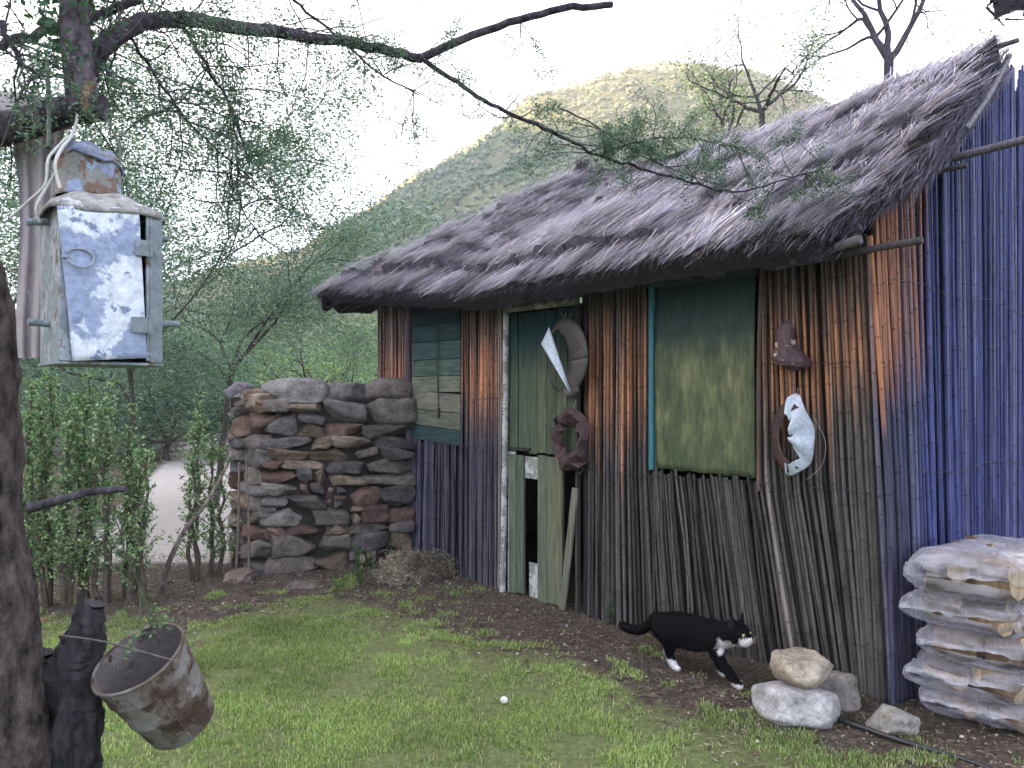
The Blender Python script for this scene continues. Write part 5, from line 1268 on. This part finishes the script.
# bushes beyond the track
k = 0
for (px, d_, h_, s_, n_, pal_, lab) in [(170, 17, 3.4, .42, 12000, DARK + TEAL, 'dark rounded bush where the sandy track ends'), (235, 19, 3.8, .5, 14000, TEAL, 'teal-green bush beyond the track right of the dark one'), (205, 24, 5.0, .6, 14000, TEAL + DARK, 'tall bush rising behind the track bushes'),
                                     (290, 21, 3.7, .5, 12000, TEAL + LITE, 'soft green bush behind the left end of the stone wall'), (345, 18, 2.6, .42, 10000, LITE + TEAL, 'bright green bush between stone wall and hut roof end'), (385, 24, 3.2, .5, 9000, LITE, 'yellow-green bush glimpsed under the thatch end'),
                                     (100, 20, 4.2, .55, 14000, TEAL + DARK, 'broad bush behind the left shrub row'), (30, 16, 3.8, .5, 13000, DARK + TEAL, 'dark bush behind the tree trunk'), (260, 30, 5.6, .7, 13000, TEAL + LITE, 'large pale bush far behind the stone wall'), (340, 34, 5.2, .7, 12000, TEAL + LITE, 'far pale bush at the foot of the hill slope'), (150, 34, 7.4, .85, 14000, TEAL, 'tallest far bush left of the hill foot'), (135, 24.5, 1.3, .28, 5000, LITE + TEAL, 'low bright bush at the far edge of the track')]:
    k += 1; bgtree('bush', lab, wx(px, d_), d_, h_, s_, (0, 0), int(n_ * 1.5), .0034 * d_ + .010, pal_, 40 + k, .07, .12, 2, spread=1.1, grp='bushes beyond the sandy track', tr_len=.36)
# trees behind the roof
bgtree('bare_tree', 'nearly bare tree with forked trunk rising behind the right roof ridge', wx(887, 8.6), 8.6, 8.2, .10, (.02, 0), 5200, .030, LITE + TEAL, 71, .075, .61, 4, spread=.5, cols=(.06, .05, .065), tr_len=.115)
bgtree('bare_tree', 'thin bare-branched tree behind the middle of the roof', wx(800, 9.5), 9.5, 6.8, .13, (-.45, 0), 3600, .035, LITE + TEAL, 75, .05, .70, 4, spread=.95, cols=(.07, .06, .07), tr_len=.095)
bgtree('bare_tree', 'twiggy sapling behind the roof where the hill peaks', wx(715, 10.5), 10.5, 6.2, .14, (.1, 0), 2600, .038, LITE, 77, .05, .76, 4, spread=.95, cols=(.08, .06, .08), tr_len=.10)

# ------------------------------------------------------------------ neighbouring thatched eave, just inside the top right corner
nb = thing('thatched_shelter', 'dark ragged thatch corner of a neighbouring shelter overhead at top right', 'shelter', at(1150, 0, 2.2) * [1, 1, 0])
q = MB(); c_ = at(994, 20, 2.0)
cs_ = [c_ + np.array([0.0, .0, .0]), c_ + np.array([1.6, -.3, .02]), c_ + np.array([1.7, 1.0, .9]), c_ + np.array([.75, 1.1, .85])]
P_ = np.zeros((40, 30, 3))
for i in range(40):
    for j in range(30):
        a, b_ = i / 39, j / 29; P_[i, j] = (cs_[0] * (1 - a) + cs_[1] * a) * (1 - b_) + (cs_[3] * (1 - a) + cs_[2] * a) * b_ + UP * .03 * fbm(a * 9, b_ * 9)
q.grid(P_, (.05, .045, .05)); q.grid(P_[::-1] + UP * .16, (.12, .1, .12)); q.grid(np.stack([P_[:, 0], P_[:, 0] + UP * .16], 1), (.05, .04, .05)); q.grid(np.stack([P_[0], P_[0] + UP * .16], 1), (.05, .04, .05))
n = 2600; a = rng.random(n); b_ = np.where(rng.random(n) < .5, 0, rng.random(n)); a = np.where(b_ > 0, 0, a); base = (cs_[0] * (1 - a[:, None]) + cs_[1] * a[:, None]) * (1 - b_[:, None]) + cs_[3] * b_[:, None] + UP * rng.uniform(-.01, .16, (n, 1))
d = nrm(np.array([-.25, -.6, -.55]) + rng.normal(size=(n, 3)) * .35) * rng.uniform(.03, .10, (n, 1)); q.strips(base - d * .5, base + d * .6, rng.normal(size=(n, 3)) * .0015, np.tile([.045, .035, .04], (n, 1)) * rng.uniform(.5, 2, (n, 1)))
q.build('roof', M['thatch'], nb)
q = MB(); pb = cs_[1] * [1, 1, 0] + np.array([.1, .3, 0]); q.tube([pb, pb + UP * (cs_[1][2] + .15)], .05, 8, (.12, .1, .09)); q.build('post', M['wood'], nb)
q = MB(); pb = cs_[2] * [1, 1, 0] + np.array([-.05, -.15, 0]); q.tube([pb, pb + UP * (cs_[2][2])], .05, 8, (.12, .1, .09)); q.build('post', M['wood'], nb)

# ------------------------------------------------------------------ haze
HZ = True
if HZ:
    m, nt, out = new_mat('haze_air'); v_ = nt.nodes.new('ShaderNodeVolumePrincipled'); v_.inputs['Color'].default_value = (.86, .92, 1, 1); v_.inputs['Density'].default_value = .0009; v_.inputs['Anisotropy'].default_value = .2
    nt.links.new(v_.outputs[0], out.inputs['Volume'])
    q = MB(); q.box((0, 245, 117), (690, 0, 0), (0, 400, 0), (0, 0, 122), (1, 1, 1)); q.build('haze', m, origin=(0, 245, 0), smooth=False, kind='stuff', label='thin bluish air haze over the valley', category='haze')
for o in scene.objects:
    if '_org' in o.keys(): del o['_org']
